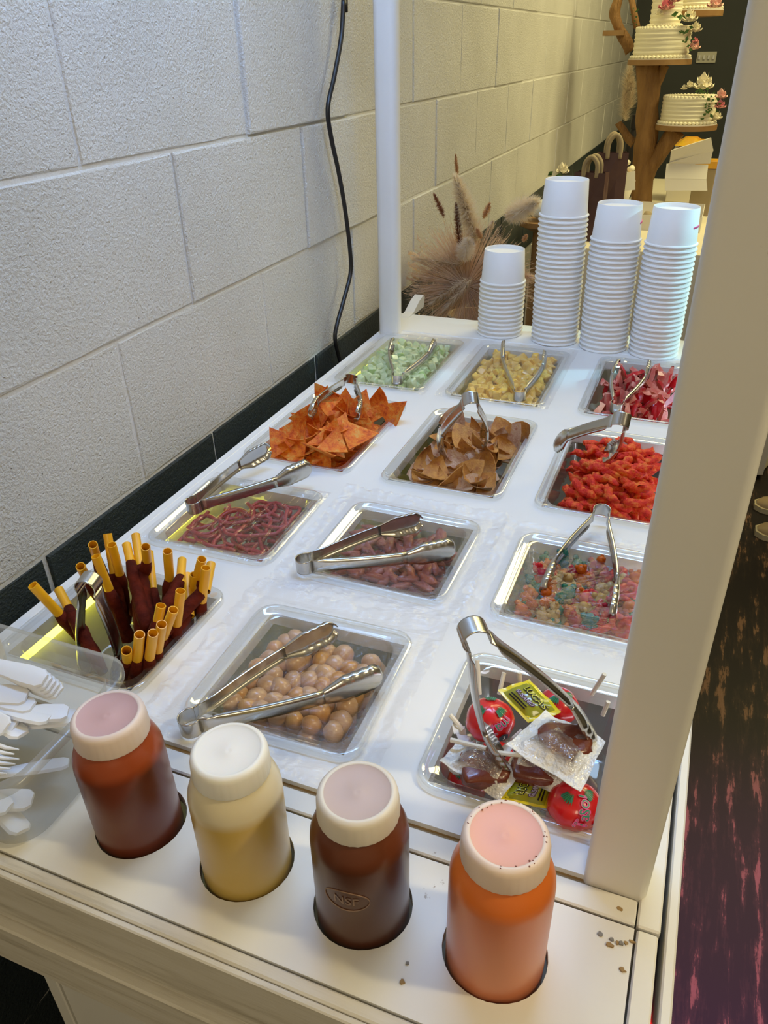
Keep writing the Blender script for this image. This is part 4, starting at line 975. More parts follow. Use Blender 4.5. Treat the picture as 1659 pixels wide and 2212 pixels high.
def wrapper_mat(name, edge):
    m, nt, pb, out = newmat(name)
    tc = node(nt, 'ShaderNodeTexCoord'); sp = node(nt, 'ShaderNodeSeparateXYZ'); nt.links.new(tc.outputs['UV'], sp.inputs[0])
    def tri(o):
        a = node(nt, 'ShaderNodeMath', operation='SUBTRACT'); a.inputs[1].default_value = 0.5; nt.links.new(o, a.inputs[0])
        c = node(nt, 'ShaderNodeMath', operation='ABSOLUTE'); nt.links.new(a.outputs[0], c.inputs[0]); return c.outputs[0]
    mx = node(nt, 'ShaderNodeMath', operation='MAXIMUM'); nt.links.new(tri(sp.outputs[0]), mx.inputs[0]); nt.links.new(tri(sp.outputs[1]), mx.inputs[1])
    fac = ramp(nt, mx.outputs[0], [(0.5 - edge - 0.06, (0.10, 0.10, 0.10)), (0.5 - edge, (0.80, 0.80, 0.80))])
    tr = node(nt, 'ShaderNodeBsdfTransparent'); gl = node(nt, 'ShaderNodeBsdfGlossy'); gl.inputs['Roughness'].default_value = 0.12
    nb = bump(nt, noise_tex(nt, coords(nt), 60, 4), 0.9, 0.01); nt.links.new(nb, gl.inputs['Normal'])
    m1 = node(nt, 'ShaderNodeMixShader'); m1.inputs[0].default_value = 0.20; nt.links.new(tr.outputs[0], m1.inputs[1]); nt.links.new(gl.outputs[0], m1.inputs[2])
    pb.inputs['Base Color'].default_value = (0.84, 0.83, 0.79, 1); pb.inputs['Roughness'].default_value = 0.3; nt.links.new(nb, pb.inputs['Normal'])
    m2 = node(nt, 'ShaderNodeMixShader'); nt.links.new(fac, m2.inputs[0]); nt.links.new(m1.outputs[0], m2.inputs[1]); nt.links.new(pb.outputs[0], m2.inputs[2])
    nt.links.new(m2.outputs[0], out.inputs[0]); return m
wrapper_mat('wrapper_clear', 0.17)
def write(P, body, u0, v0, su, sv, ang, off, lay_=None, arc=0.0):
    v, f = text2d(body, 1.0); b = MB(); ca, sa = math.cos(ang), math.sin(ang); out = []
    for x, y in v:
        y2 = y + arc * x * x
        u = u0 + (x * ca * su - y2 * sa * su); w = v0 + (x * sa * sv + y2 * ca * sv); out.append(P(min(0.97, max(0.03, u)), min(0.97, max(0.03, w)), 1, off))
    return b.add(out, f)
def plate(P, u0, u1, v0, v1, off, n=10):
    b = MB(); b.add([P(u0 + (u1 - u0) * i / n, v0 + (v1 - v0) * j / n, 1, off) for i in range(n + 1) for j in range(n + 1)], [(i * (n + 1) + j, (i + 1) * (n + 1) + j, (i + 1) * (n + 1) + j + 1, i * (n + 1) + j + 1) for i in range(n) for j in range(n)]); return b
def up_plate(b):
    return b
def packet(corners, label):
    P = patch(corners, 0.0045, seed=2); a = sum((Vector(c) for c in corners), Vector()) / 4
    t = thing('candy_packet', label, 'candy packet', (a.x, a.y, min(c[2] for c in map(tuple, corners))), 'yellow candy packets')
    body = obj('sachet', pillow(P), 'packet_yellow', t, True)
    obj('window_panel', plate(P, 0.09, 0.91, 0.09, 0.91, 0.0004), 'packet_olive', t, True)
    for txt, u0, v0, s, m1, m2 in (('LUCAS', 0.56, 0.66, 0.25, 'ink_black', 'ink_lime'), ('GUSANO', 0.50, 0.40, 0.155, 'ink_purple', 'ink_lilac')):
        for k, (du, dv) in enumerate(((0.012, 0), (-0.012, 0), (0, 0.016), (0, -0.016), (0.009, 0.011), (-0.009, -0.011))):
            pass
        sh = MB()
        for du, dv in ((0.014, 0), (-0.014, 0), (0, 0.02), (0, -0.03), (0.012, -0.02), (-0.012, 0.012)):
            w = write(P, txt, u0 + du, v0 + dv, s * 0.82, s, 0, 0.0010, arc=0.05); sh.add(w.v, w.f)
        obj('lettering_shadow', sh, m1, t)
        obj('lettering', write(P, txt, u0, v0, s * 0.82, s, 0, 0.0016, arc=0.05), m2, t)
    fp = MB()
    for k in range(2): fp.add(*(lambda q: (q.v, q.f))(plate(P, 0.20, 0.72, 0.17 + 0.07 * k, 0.205 + 0.07 * k, 0.0008, 6)))
    obj('fine_print', fp, 'ink_black', t)
    return t
def A(px, py, z): return at(px, py, z=z)
# packet corners run: start of the writing low, end of the writing low, end high, start high
packet([A(1075, 1492, 0.016), A(1141, 1562, 0.016), A(1212, 1538, 0.022), A(1143, 1467, 0.024)], 'yellow and olive candy packet leaning under the steel tongs')
packet([A(1184, 1748, 0.002), A(1200, 1690, 0.010), A(1112, 1668, 0.012), A(1078, 1727, 0.006)], 'yellow and olive candy packet at the front rim of the pan')
def pad(center, size, rot, wc, label, seed):
    t = thing('tamarind_pop', label, 'lollipop', (center.x, center.y, center.z - size * 0.4), 'brown tamarind pops in clear wrappers')
    bm = bmesh.new(); bmesh.ops.create_cube(bm, size=1); bmesh.ops.subdivide_edges(bm, edges=list(bm.edges), cuts=5, use_grid_fill=True)
    M = Matrix.Rotation(rot, 3, 'Z')
    for q in bm.verts:
        p = q.co * 2; l = (abs(p.x) ** 4 + abs(p.y) ** 4 + abs(p.z) ** 4) ** 0.25; p = p / l
        p *= 1 + 0.16 * noise.noise(p * 1.8 + Vector((seed * 4.0, 0, 0)))
        q.co = center + M @ Vector((p.x * size * 0.52, p.y * size * 0.44, p.z * size * 0.19))
    obj('tamarind_pad', MB().bm(bm), 'tamarind_pad', t, True); bm.free()
    P = patch(wc, 0.011, curl=0.006, seed=seed)
    obj('wrapper', pillow(P, 18), 'wrapper_clear', t, True)
    return t
pad(A(1222, 1604, 0.036), 0.036, 0.35, [A(1092, 1610, 0.036), A(1178, 1536, 0.030), A(1308, 1602, 0.036), A(1254, 1712, 0.034)], 'brown tamarind pop in a clear white-edged wrapper, topmost of the pan', 1)
pad(A(1046, 1660, 0.013), 0.036, 0.5, [A(948, 1646, 0.018), A(985, 1606, 0.012), A(1136, 1660, 0.016), A(1080, 1726, 0.008)], 'brown tamarind pop in a clear wrapper at the left front corner of the pan', 2)
pad(A(1160, 1658, 0.015), 0.036, 0.1, [A(1085, 1660, 0.016), A(1128, 1610, 0.014), A(1250, 1650, 0.016), A(1225, 1726, 0.014)], 'brown tamarind pop half hidden under the topmost one', 3)
def lolly(center, r, label, seed, txt, spin, skirt):
    t = thing('wrapped_lollipop', label, 'lollipop', (center.x, center.y, center.z - r), 'red wrapped lollipops')
    b = MB(); b.sphere((0, 0, 0), (r, r, r * 0.82), 28, 18)
    b.v = [p * (1 + 0.05 * noise.noise(p * 70 + Vector((seed, 0, 0))) + 0.03 * math.sin(9 * math.atan2(p.y, p.x)) * (1 if p.z < 0 else 0.3)) + center for p in b.v]
    obj('wrapper', b, 'wrap_red', t, True)
    # green band, lettering, black mark, all lying on the ball
    def S(a, e, off): return center + Vector((math.cos(e) * math.cos(a), math.cos(e) * math.sin(a), 0.82 * math.sin(e))) * (r * 1.055 + off)
    def onball(vs, fs, a0, e0, s, rot=0):
        ca, sa = math.cos(rot), math.sin(rot)
        return MB().add([S(a0 + s * (x * ca - y * sa) / max(0.3, math.cos(e0)), e0 + s * (x * sa + y * ca), 0.0004) for x, y in vs], fs)
    gb = MB(); n = 12
    for k in range(3):
        a0 = spin + k * 2.1 + 1.2
        gb.add([S(a0 - 0.45 + 0.9 * i / n, 0.95 + 0.30 * j + 0.08 * math.sin(3 * i), 0.0003) for i in range(n + 1) for j in (0, 1)], [(2 * i, 2 * i + 2, 2 * i + 3, 2 * i + 1) for i in range(n)])
    obj('green_band', gb, 'wrap_green', t)
    for j, (tx, da, e0, rt) in enumerate(txt):
        v, f = text2d(tx, 1.0)
        wl = MB()
        for dx, dy in ((.05, 0), (-.05, 0), (0, .05), (0, -.05)): q = onball([(x + dx, y + dy) for x, y in v], f, spin + da, e0, 0.62, rt); wl.add(q.v, q.f)
        wl.v = [center + (p - center) * 0.998 for p in wl.v]
        obj('lettering_outline', wl, 'print_pink', t); obj('lettering', onball(v, f, spin + da, e0, 0.62, rt), 'ink_green', t)
    hx = [(math.cos(PI / 3 * k + 0.5) * 0.55, math.sin(PI / 3 * k + 0.5) * 0.5) for k in range(6)]
    obj('black_mark', onball(hx, [tuple(range(6))], spin + 0.72, 0.02, 0.42), 'ink_black', t)
    v, f = text2d('3', 0.7); q = onball(v, f, spin + 0.72, 0.02, 0.40); q.v = [center + (p - center) * 1.01 for p in q.v]; obj('mark_digit', q, 'wrap_white', t)
    if skirt:
        sk = MB(); n = 20; R = []
        for rr, dz in ((1.0, -0.45), (1.28, -0.40), (1.55, -0.22)):
            R.append([center + Vector((r * rr * math.cos(skirt[0] + skirt[1] * i / n), r * rr * math.sin(skirt[0] + skirt[1] * i / n), r * (dz + 0.14 * math.sin(2.4 * i + rr * 3)))) for i in range(n + 1)])
        obj('wrapper_skirt', sk.rings(R, False), 'wrap_white', t, True)
    return t
lolly(A(1058, 1556, 0.020), 0.0195, 'red and green wrapped lollipop under the left arm of the tongs', 1, (('Ta', 0.1, 0.52, PI), ('ma', 0.85, 0.62, PI + 0.3)), math.radians(-85), (math.radians(195), math.radians(150)))
lolly(A(1240, 1738, 0.008), 0.0195, 'red and green wrapped lollipop against the foot of the square post', 4, (('Ta', 0.1, 0.35, 1.2), ('sol', 0.3, 0.95, 1.2)), math.radians(-70), None)
lolly(A(1206, 1524, 0.002), 0.0170, 'red wrapped lollipop mostly hidden behind the yellow packet', 6, (), math.radians(-60), None)
lolly(A(1010, 1690, -0.030), 0.0170, 'red and green wrapped lollipop seen through the front wall of the pan', 9, (), math.radians(-90), None)
lolly(A(1070, 1640, -0.034), 0.0170, 'red wrapped lollipop buried under the tamarind pops', 12, (), math.radians(-80), None)
lolly(A(1165, 1690, -0.030), 0.0170, 'red wrapped lollipop buried under the front packet', 15, (), math.radians(-60), None)
sticks = [((1031, 1426), (1036, 1500), 0.030, 0.006, 'white lollipop stick standing tall just right of the tongs arm'), ((1089, 1453), (1078, 1500), 0.022, 0.006, 'white lollipop stick behind the yellow packet, slanting'), ((1122, 1453), (1124, 1490), 0.020, 0.004, 'white lollipop stick upright behind the yellow packet'), ((973, 1598), (1050, 1617), 0.022, 0.022, 'brown-tipped lollipop stick lying over the corner tamarind pop'), ((1074, 1626), (1128, 1632), 0.020, 0.022, 'pale stick running under the topmost tamarind pop'),
          ((972, 1544), (1000, 1576), 0.022, 0.014, 'short lollipop stick poking out over the left rim'), ((1306, 1456), (1278, 1500), 0.036, 0.010, 'lollipop stick leaning beside the far arm of the tongs'), ((1314, 1516), (1302, 1545), 0.024, 0.010, 'white lollipop stick close to the square post'), ((1128, 1578), (1108, 1596), 0.018, 0.014, 'white lollipop stick between the red lollipop and the topmost pop')]
for a, c, za, zc, lab in sticks:
    one('lollipop_stick', MB().tube([A(*a, za), (A(*a, za) + A(*c, zc)) / 2, A(*c, zc)], 0.0019, 8), 'stick_paper', lab, 'stick', 'loose lollipop sticks', True, angle=40)
# ------------------------------------------------------------------ behind the cart: dried grasses
def plume(base, tip, r, hairs, hl, seed, curve=0.0):
    """feathery head: short fine hairs set all along an axis"""
    rnd = random.Random(seed); b = MB(); base, tip = Vector(base), Vector(tip); ax = (tip - base); L = ax.length; ax.normalize()
    s1 = ax.orthogonal().normalized(); s2 = ax.cross(s1)
    for k in range(hairs):
        t = rnd.random() ** 0.8; a = rnd.uniform(0, 2 * PI); o = s1 * math.cos(a) + s2 * math.sin(a)
        env = math.sin(PI * min(1, 0.15 + 0.85 * t)) ** 0.6
        p = base + ax * (L * t) + s1 * curve * t * t + o * r * 0.15 * rnd.random()
        q = p + (o * r * env * rnd.uniform(0.6, 1.25) + ax * hl * rnd.uniform(-0.1, 0.8))
        w = ax.cross(o) * 0.00055 + Vector((rnd.uniform(-1, 1), rnd.uniform(-1, 1), rnd.uniform(-1, 1))) * 0.0003
        b.add([p - w, p + w, q + Vector((0, 0, rnd.uniform(-.002, .002)))], [(0, 1, 2)])
    return b
GX, GY, GZ = at(1008, 590, y=1.38)
arr = thing('dried_arrangement', 'big bunch of dried pampas and feathery grasses in front of the block wall', 'dried flowers', (GX, GY, GZ - 0.12))
rnd = random.Random(3)
gr = MB()
C0 = Vector((GX, GY, GZ - 0.03))
right = Vector((math.cos(YAW), math.sin(YAW), 0)); fwd = Vector((-math.sin(YAW), math.cos(YAW), 0))
def inroom(p): p.x = max(p.x, WX + 0.006 + 0.02 * rnd.random()); return p
for k in range(1300):
    a = rnd.uniform(-0.15, PI + 0.15); e = rnd.uniform(-0.45, 0.75)
    if rnd.random() < 0.30: a = rnd.uniform(PI, 2 * PI)
    d = (right * math.cos(a) + Vector((0, 0, 1)) * math.sin(a) * 1.05 + fwd * e * 0.7).normalized()
    L = rnd.uniform(0.10, 0.175) * (0.95 if a < PI else 0.85)
    droop = Vector((0, 0, -0.025)) * rnd.random()
    pts = [C0 + d * L * s + droop * s * s for s in (0.05, 0.35, 0.65, 1.0)]
    pts = [inroom(p) for p in pts]
    gr.tube(pts, [0.0004, 0.00035, 0.0003, 0.0002], 3)
    for m in range(9):                                      # seed branches along the outer half
        s = rnd.uniform(0.55, 1.0); p = C0 + d * L * s + droop * s * s
        o = Vector((rnd.uniform(-1, 1), rnd.uniform(-1, 1), rnd.uniform(-1, 1))).normalized(); q = inroom(p + d * 0.012 + o * 0.006)
        w = d.cross(o).normalized() * 0.0004
        gr.add([inroom(p - w), inroom(p + w), q], [(0, 1, 2)])
g = obj('fine_grass', gr, 'dried_beige', arr); g['kind'] = 'stuff'
def pl(px, py, qx, qy, r, hairs, m, name, seed, hl=0.014, yy=1.36):
    a, c = at(px, py, y=yy), at(qx, qy, y=yy - 0.03)
    a.x = max(a.x, WX + r + 0.004); c.x = max(c.x, WX + r + 0.004)
    obj(name, plume(a, c, r, hairs, hl, seed), m, arr)
pl(1030, 520, 985, 385, 0.027, 5200, 'dried_cream', 'pampas_plume', 1, 0.020)
pl(1095, 470, 1160, 435, 0.026, 3600, 'dried_cream', 'pampas_plume', 2, 0.020)
pl(1000, 560, 1012, 520, 0.022, 2400, 'dried_cream', 'pampas_plume', 3)
pl(995, 540, 985, 440, 0.011, 1500, 'dried_rust', 'rust_plume', 4, 0.008)
pl(960, 470, 938, 420, 0.008, 700, 'dried_rust', 'rust_plume', 5, 0.008)
pl(988, 380, 984, 335, 0.0055, 600, 'dried_tan', 'bunny_tail', 6, 0.006)
pl(1045, 470, 1058, 440, 0.008, 600, 'dried_tan', 'bunny_tail', 7, 0.007)
pl(1040, 515, 1030, 495, 0.007, 500, 'dried_tan', 'bunny_tail', 8, 0.006)
pl(1060, 495, 1065, 477, 0.006, 400, 'dried_pale', 'bunny_tail', 9, 0.005)
pl(1130, 520, 1138, 508, 0.006, 400, 'dried_tan', 'bunny_tail', 10, 0.005)
pl(1010, 600, 930, 655, 0.016, 900, 'dried_pale', 'drooping_plume', 11, 0.02)
pl(1020, 600, 960, 668, 0.014, 800, 'dried_pale', 'drooping_plume', 12, 0.02)
pl(1000, 570, 900, 560, 0.020, 1200, 'dried_pale', 'drooping_plume', 13, 0.025)
pl(1050, 600, 1040, 690, 0.018, 900, 'dried_beige', 'drooping_plume', 14, 0.02)
pl(1080, 580, 1150, 600, 0.020, 900, 'dried_beige', 'drooping_plume', 15, 0.02)
one('floor_vase', MB().lathe([(0.055, -UP), (0.075, -UP + 0.01), (0.095, -0.65), (0.085, -0.40), (0.055, -0.18), (0.045, GZ - 0.14), (0.058, GZ - 0.10), (0.052, GZ - 0.10), (0.040, GZ - 0.14)], 32, (GX + 0.01, GY + 0.02, 0), cap0=True), 'vase_beige', 'tall beige vase holding the dried grasses behind the cart', 'vase', smooth=True, angle=60)

# ------------------------------------------------------------------ dessert table far behind
TZ = -0.12; TY0, TY1, TX0, TX1 = 2.45, 4.2, -0.30, 0.62
table = thing('dessert_table', 'long table under a cream cloth holding the cake stand', 'table', (0.15, 3.3, -UP))
obj('table_top', MB().box(TX0 + .01, TX1 - .01, TY0 + .01, TY1 - .01, TZ - 0.03, TZ - 0.004), 'wood_disc', table)
for x in (TX0 + .06, TX1 - .06):
    for y in (TY0 + .08, TY1 - .08): obj('leg', MB().box(x - .02, x + .02, y - .02, y + .02, -UP, TZ - .03), 'wood_disc', table)
cl = MB(); n = 160; per = []
for k in range(n):
    s = k / n * 4; i = int(s); f_ = s - i
    c4 = [(TX0, TY0), (TX1, TY0), (TX1, TY1), (TX0, TY1), (TX0, TY0)]
    p = Vector((c4[i][0] + (c4[i + 1][0] - c4[i][0]) * f_, c4[i][1] + (c4[i + 1][1] - c4[i][1]) * f_, 0)); nn = Vector([(0, -1), (1, 0), (0, 1), (-1, 0)][i]).to_3d(); per.append((p, nn))
R = []
for z, am in ((TZ, 0.0), (TZ - 0.02, 0.004), (TZ - 0.25, 0.014), (-UP + 0.02, 0.018)):
    ring = []
    for k, (p, nn) in enumerate(per):
        q = p + nn * (am * (1 + math.sin(k * 0.9))) ; q.x = max(q.x, WX + 0.01); ring.append(Vector((q.x, q.y, z)))
    R.append(ring)
cl.rings(R[::-1], True, False, True)
one('tablecloth', cl, 'cloth_white', 'cream cloth draped to the floor over the dessert table', 'tablecloth', smooth=True, angle=40)

# cake stand of a tree trunk
SY = 3.20
def B(px, py, y=SY): return at(px, py, y=y)
foot = B(1388, 425); foot.z = TZ
st = thing('cake_stand', 'rustic tree-trunk cake stand with round wooden platforms', 'cake stand', foot)
def branch(pts, rad, n=12): 
    b = MB(); b.tube(spline(pts, 5), [rad[0] + (rad[1] - rad[0]) * i / (5 * (len(pts) - 1)) for i in range(5 * (len(pts) - 1) + 1)], n, True)
    b.v = [p + Vector((noise.noise(p * 18), noise.noise(p * 18 + Vector((9, 0, 0))), 0)) * 0.010 for p in b.v]; return b
obj('trunk', branch([foot, B(1388, 360), B(1396, 290), B(1400, 220), B(1400, 135)], (0.042, 0.042)), 'wood_trunk', st, True)
obj('branch', branch([B(1385, 400), B(1405, 360), B(1435, 315), B(1462, 280)], (0.030, 0.034)), 'wood_trunk', st, True)
obj('branch', branch([B(1405, 205), B(1420, 170), B(1438, 138)], (0.018, 0.022)), 'wood_trunk', st, True)
obj('branch', branch([B(1370, 310, 3.24), B(1352, 290, 3.24), B(1338, 265, 3.24)], (0.02, 0.012)), 'wood_trunk', st, True)
obj('branch', branch([B(1362, 112, 3.30), B(1345, 75, 3.30), B(1330, 35, 3.30), B(1336, -10, 3.30), B(1350, -70, 3.30)], (0.022, 0.018)), 'wood_trunk', st, True)
obj('branch', branch([B(1376, 60, 3.30), B(1368, 20, 3.30), B(1360, -40, 3.30)], (0.012, 0.012)), 'wood_trunk', st, True)
def disc(px, py, r, y=SY, h=0.018):
    c = B(px, py, y); obj('platform', MB().lathe([(r * 0.2, -h), (r, -h), (r, 0), (r * 0.2, 0)], 36, c, True, True), 'wood_disc', st, True, angle=30); return c
c_up = disc(1425, 128, 0.118); c_lo = disc(1482, 268, 0.116); c_tr = disc(1500, 24, 0.105, 3.34)
obj('shelf', MB().box(B(1308, 72, 3.32).x, B(1352, 72, 3.32).x, 3.24, 3.36, B(1330, 77, 3.32).z, B(1330, 66, 3.32).z), 'wood_disc', st)
def cake(c, r, h, label, tier2=None):
    t = thing('wedding_cake', label, 'cake', c, 'buttercream cakes on the trunk stand')
    obj('cake_board', MB().lathe([(r * 1.13, 0.0), (r * 1.13, 0.004), (r * 0.5, 0.004)], 40, c, True, True), 'card_white', t, True, angle=30)
    def tier(z0, r_, h_):
        pr = [(r_ * 1.0 + 0.0018 * math.sin(k * 1.9), z0 + h_ * k / 22) for k in range(23)] + [(r_ * 0.96, z0 + h_ + 0.003), (r_ * 0.4, z0 + h_ + 0.004)]
        tb = obj('tier', MB().lathe(pr, 48, c, False, True), 'buttercream', t, True, angle=60)
        for zz, rr in ((z0 + 0.005, r_ + 0.004), (z0 + h_, r_ - 0.006)):
            bd = MB()
            for k in range(44): a = 2 * PI * k / 44; bd.sphere(c + Vector((rr * math.cos(a), rr * math.sin(a), zz)), (0.0075, 0.0075, 0.006), 6, 4)
            obj('piped_border', bd, 'buttercream', tb, True)
    tier(0.004, r, h)
    if tier2: tier(h + 0.006, *tier2)
    return t
cake(c_up, 0.102, 0.098, 'white two-tier cake on the upper wooden platform', (0.055, 0.11))
cake(c_lo, 0.100, 0.092, 'white single-tier cake on the lower wooden platform')
cake(c_tr, 0.092, 0.09, 'white cake at the top edge of the picture, on the far platform')
def rose(c, r, m, label, seed, cat='flower', group=None):
    rnd = random.Random(seed); b = MB(); c = Vector(c)
    for ring, (n, rad, lift) in enumerate(((3, 0.30, 0.35), (5, 0.62, 0.15), (7, 0.95, -0.15))):
        for k in range(n):
            a = 2 * PI * k / n + ring * 0.5 + rnd.uniform(-.2, .2); o = Vector((math.cos(a), math.sin(a), 0)); s = Vector((-o.y, o.x, 0)); v = []
            for i in range(4):
                for j in range(4):
                    u, w = i / 3, j / 3 - 0.5
                    p = o * r * rad * (0.35 + 0.65 * math.sin(u * PI / 2)) + s * r * 0.95 * w * math.sin(PI * (0.25 + 0.65 * u)) + Vector((0, 0, r * (lift + 0.75 * u * (1 - 0.55 * ring / 2) - 0.5 * abs(w))))
                    v.append(c + p)
            b.add(v, [(i * 4 + j, (i + 1) * 4 + j, (i + 1) * 4 + j + 1, i * 4 + j + 1) for i in range(3) for j in range(3)])
    b.sphere(c, r * 0.45, 8, 6)
    return one('flower', b, m, label, cat, group, True)
def leaves(c, n, spread, label, seed, size=0.022, drop=0.0):
    rnd = random.Random(seed); t = thing('leaf_sprig', label, 'leaves', c, 'green sprigs on the cakes'); c = Vector(c)
    for k in range(n):
        s = k / max(1, n - 1); p = c + Vector((rnd.uniform(-1, 1) * spread, rnd.uniform(-1, 0.3) * spread, rnd.uniform(-.4, .4) * spread - drop * s))
        d = Vector((rnd.uniform(-1, 1), rnd.uniform(-1, .2), rnd.uniform(-.8, .6))).normalized(); w = d.cross(Vector((0.2, 0.9, 0.4))).normalized(); u = d.cross(w)
        b = MB(); z_ = size * rnd.uniform(0.7, 1.2)
        b.add([p, p + d * z_ * 0.5 + w * z_ * 0.32 + u * z_ * 0.1, p + d * z_, p + d * z_ * 0.5 - w * z_ * 0.32 + u * z_ * 0.1, p + d * z_ * 0.5 - u * z_ * 0.05], [(0, 1, 4), (1, 2, 4), (2, 3, 4), (3, 0, 4)])
        obj('leaf', b, 'leaf_green', t, True)
    return t
FY = SY - 0.075
def fl(px, py, r, m, lab, seed, y=FY): rose(B(px, py, y), r, m, lab, seed, group='flowers on the cakes')
fl(1440, 12, 0.030, 'petal_pink', 'bright pink flower on the upper cake', 1); fl(1425, 28, 0.016, 'petal_cream', 'small white flower left of the pink one', 2)
fl(1458, -2, 0.024, 'petal_blush', 'pale pink flower above the bright pink one', 12)
fl(1490, 38, 0.030, 'petal_cream', 'white rose on the rim of the upper cake', 3); fl(1503, 62, 0.024, 'petal_cream', 'white flower hanging down the side of the upper cake', 4, FY + 0.03)
fl(1500, 100, 0.024, 'petal_blush', 'blush pink bud low on the side of the upper cake', 5, FY + 0.02); fl(1502, 88, 0.013, 'petal_pink', 'small deep pink bud beside the blush one', 6, FY + 0.01); fl(1545, 8, 0.030, 'petal_blush', 'pale flower at the top edge of the far cake', 13, FY + .05)
fl(1520, 182, 0.040, 'petal_cream', 'large white rose on the lower cake', 7, FY + 0.03); fl(1490, 184, 0.017, 'petal_cream', 'small white blossom on the lower cake', 8, FY + .03); fl(1478, 190, 0.013, 'petal_cream', 'tiny white blossom at the left of the lower cake spray', 14, FY + .03)
fl(1558, 206, 0.024, 'petal_blush', 'blush flower on the right of the lower cake', 9); fl(1556, 228, 0.022, 'petal_pink', 'pink flower on the right side of the lower cake', 10); fl(1548, 252, 0.022, 'petal_cream', 'cream flower by the foot of the lower cake', 11, FY + 0.05)
leaves(B(1475, 30, FY), 5, 0.022, 'dark green leaves between the pink flower and white rose', 1, 0.030); leaves(B(1488, 55, FY), 14, 0.020, 'green trailing sprig on the upper cake', 2, 0.018, 0.07)
leaves(B(1372, 15, FY), 8, 0.010, 'thin green tendril left of the upper cake', 3, 0.012, 0.06); leaves(B(1520, 192, FY), 10, 0.025, 'green leaves under the large white rose', 4, 0.022, 0.02)
leaves(B(1535, 205, FY), 14, 0.018, 'green trailing sprig on the lower cake', 5, 0.018, 0.075); leaves(B(1548, 215, FY), 8, 0.02, 'green leaves beside the pink flower of the lower cake', 6, 0.016, 0.03)

# light switch plate on the far wall
p0, p1 = at(1507, 112, y=5.495), at(1545, 136, y=5.495)
t = thing('switch_plate', 'ivory four-gang light switch plate on the dark far wall', 'light switch', ((p0.x + p1.x) / 2, 5.497, p1.z))
obj('plate', MB().box(p0.x, p1.x, 5.490, 5.4985, p1.z, p0.z, 0.002), 'plate_ivory', t)
for k in range(4):
    x = p0.x + (p1.x - p0.x) * (0.14 + 0.24 * k); obj('toggle', MB().box(x - 0.006, x + 0.006, 5.478, 5.490, (p0.z + p1.z) / 2 - 0.012, (p0.z + p1.z) / 2 + 0.012, 0.002), 'paper_white', t)

# brown gift bags with rope handles
def bag(px, py, y, w, d, h, rot, label):
    c = at(px, py, y=y); t = thing('gift_bag', label, 'bag', (c.x, y, TZ), 'brown gift bags on the table'); 
    b = MB(); M = Matrix.Rotation(rot, 3, 'Z')
    def q(x, yy, z): return Vector((c.x, y, TZ)) + M @ Vector((x, yy, z))
    R = [[q(x * s, yy * (1 - 0.35 * (k / 3)), h * k / 3) for x, yy in ((-w / 2, -d / 2), (-w / 6, -d / 2 + .008 * (k % 2)), (w / 6, -d / 2 - .004 * (k % 2)), (w / 2, -d / 2), (w / 2 - .01 * (k % 2), 0), (w / 2, d / 2), (-w / 2, d / 2), (-w / 2 + .01 * (k % 2), 0))] for k, s in ((0, 1), (1, 0.98), (2, 0.97), (3, 0.95))]
    obj('bag_body', b.rings(R, True, True, False), 'bag_brown', t)
    for sy in (-1, 1):
        pts = [q(-w * 0.2, sy * d * 0.30, h * 0.93), q(-w * 0.19, sy * d * 0.30, h * 1.12), q(0, sy * d * 0.32, h * 1.22), q(w * 0.19, sy * d * 0.30, h * 1.12), q(w * 0.2, sy * d * 0.30, h * 0.93)]
        obj('rope_handle', MB().tube(spline(pts, 5), 0.008, 8), 'rope_tan', t, True)
bag(1278, 380, 2.60, 0.115, 0.07, 0.225, -0.15, 'dark brown gift bag with rope handles, in front of the other bag'); bag(1318, 380, 2.78, 0.11, 0.07, 0.27, 0.3, 'taller dark brown gift bag behind the first, next to the trunk')
# cream bouquet in a wrap beside the trunk
c = at(1345, 385, y=2.98); t = thing('wrapped_bouquet', 'cream flowers in a pale wrap between the brown bag and the trunk', 'bouquet', (c.x, 2.98, TZ))
obj('paper_wrap', MB().lathe([(0.012, TZ), (0.028, TZ + 0.06), (0.050, TZ + 0.15), (0.047, TZ + 0.15), (0.02, TZ + 0.05)], 18, (c.x, 2.98, 0), cap0=True), 'card_white', t, True)
for k in range(14):
    a = random.uniform(0, 2 * PI); rr = random.uniform(0, 0.036)
    obj('blossom', lump(0.015, 0.015, 0.013, 0.3, k).xf(Matrix.Translation((c.x + rr * math.cos(a), 2.98 + rr * math.sin(a), TZ + 0.165 + random.uniform(-0.015, 0.05)))), random.choice(('petal_cream', 'petal_cream', 'petal_blush')), t, True)
# pampas head behind the trunk
for k, (px, py, qx, qy) in enumerate(((1352, 262, 1350, 200), (1350, 210, 1362, 140), (1362, 235, 1366, 170))):
    one('pampas_head', plume(at(px, py, y=3.42), at(qx, qy, y=3.42), 0.035, 1600, 0.03, 40 + k), 'dried_cream', ('lowest', 'highest', 'middle')[k] + ' of the fluffy cream pampas heads behind the trunk', 'dried flowers', 'pampas heads behind the trunk')
def bottle_simple(px, py, y, r, h, mb, mc, name, lab):
    c = at(px, py, y=y); t = thing(name, lab, 'bottle', (c.x, y, TZ))
    obj('bottle_body', MB().lathe([(r * 0.9, TZ), (r, TZ + 0.006), (r, TZ + h * 0.68), (r * 0.45, TZ + h * 0.82), (r * 0.45, TZ + h * 0.85)], 20, (c.x, y, 0), True, True), mb, t, True, angle=50)
    obj('cap', MB().lathe([(r * 0.6, TZ + h * 0.84), (r * 0.55, TZ + h)], 20, (c.x, y, 0), True, True), mc, t, True, angle=50)
bottle_simple(1392, 370, 3.62, 0.030, 0.26, 'paper_white', 'cap_orange', 'squeeze_bottle', 'white bottle with an orange cap behind the fork of the trunk')
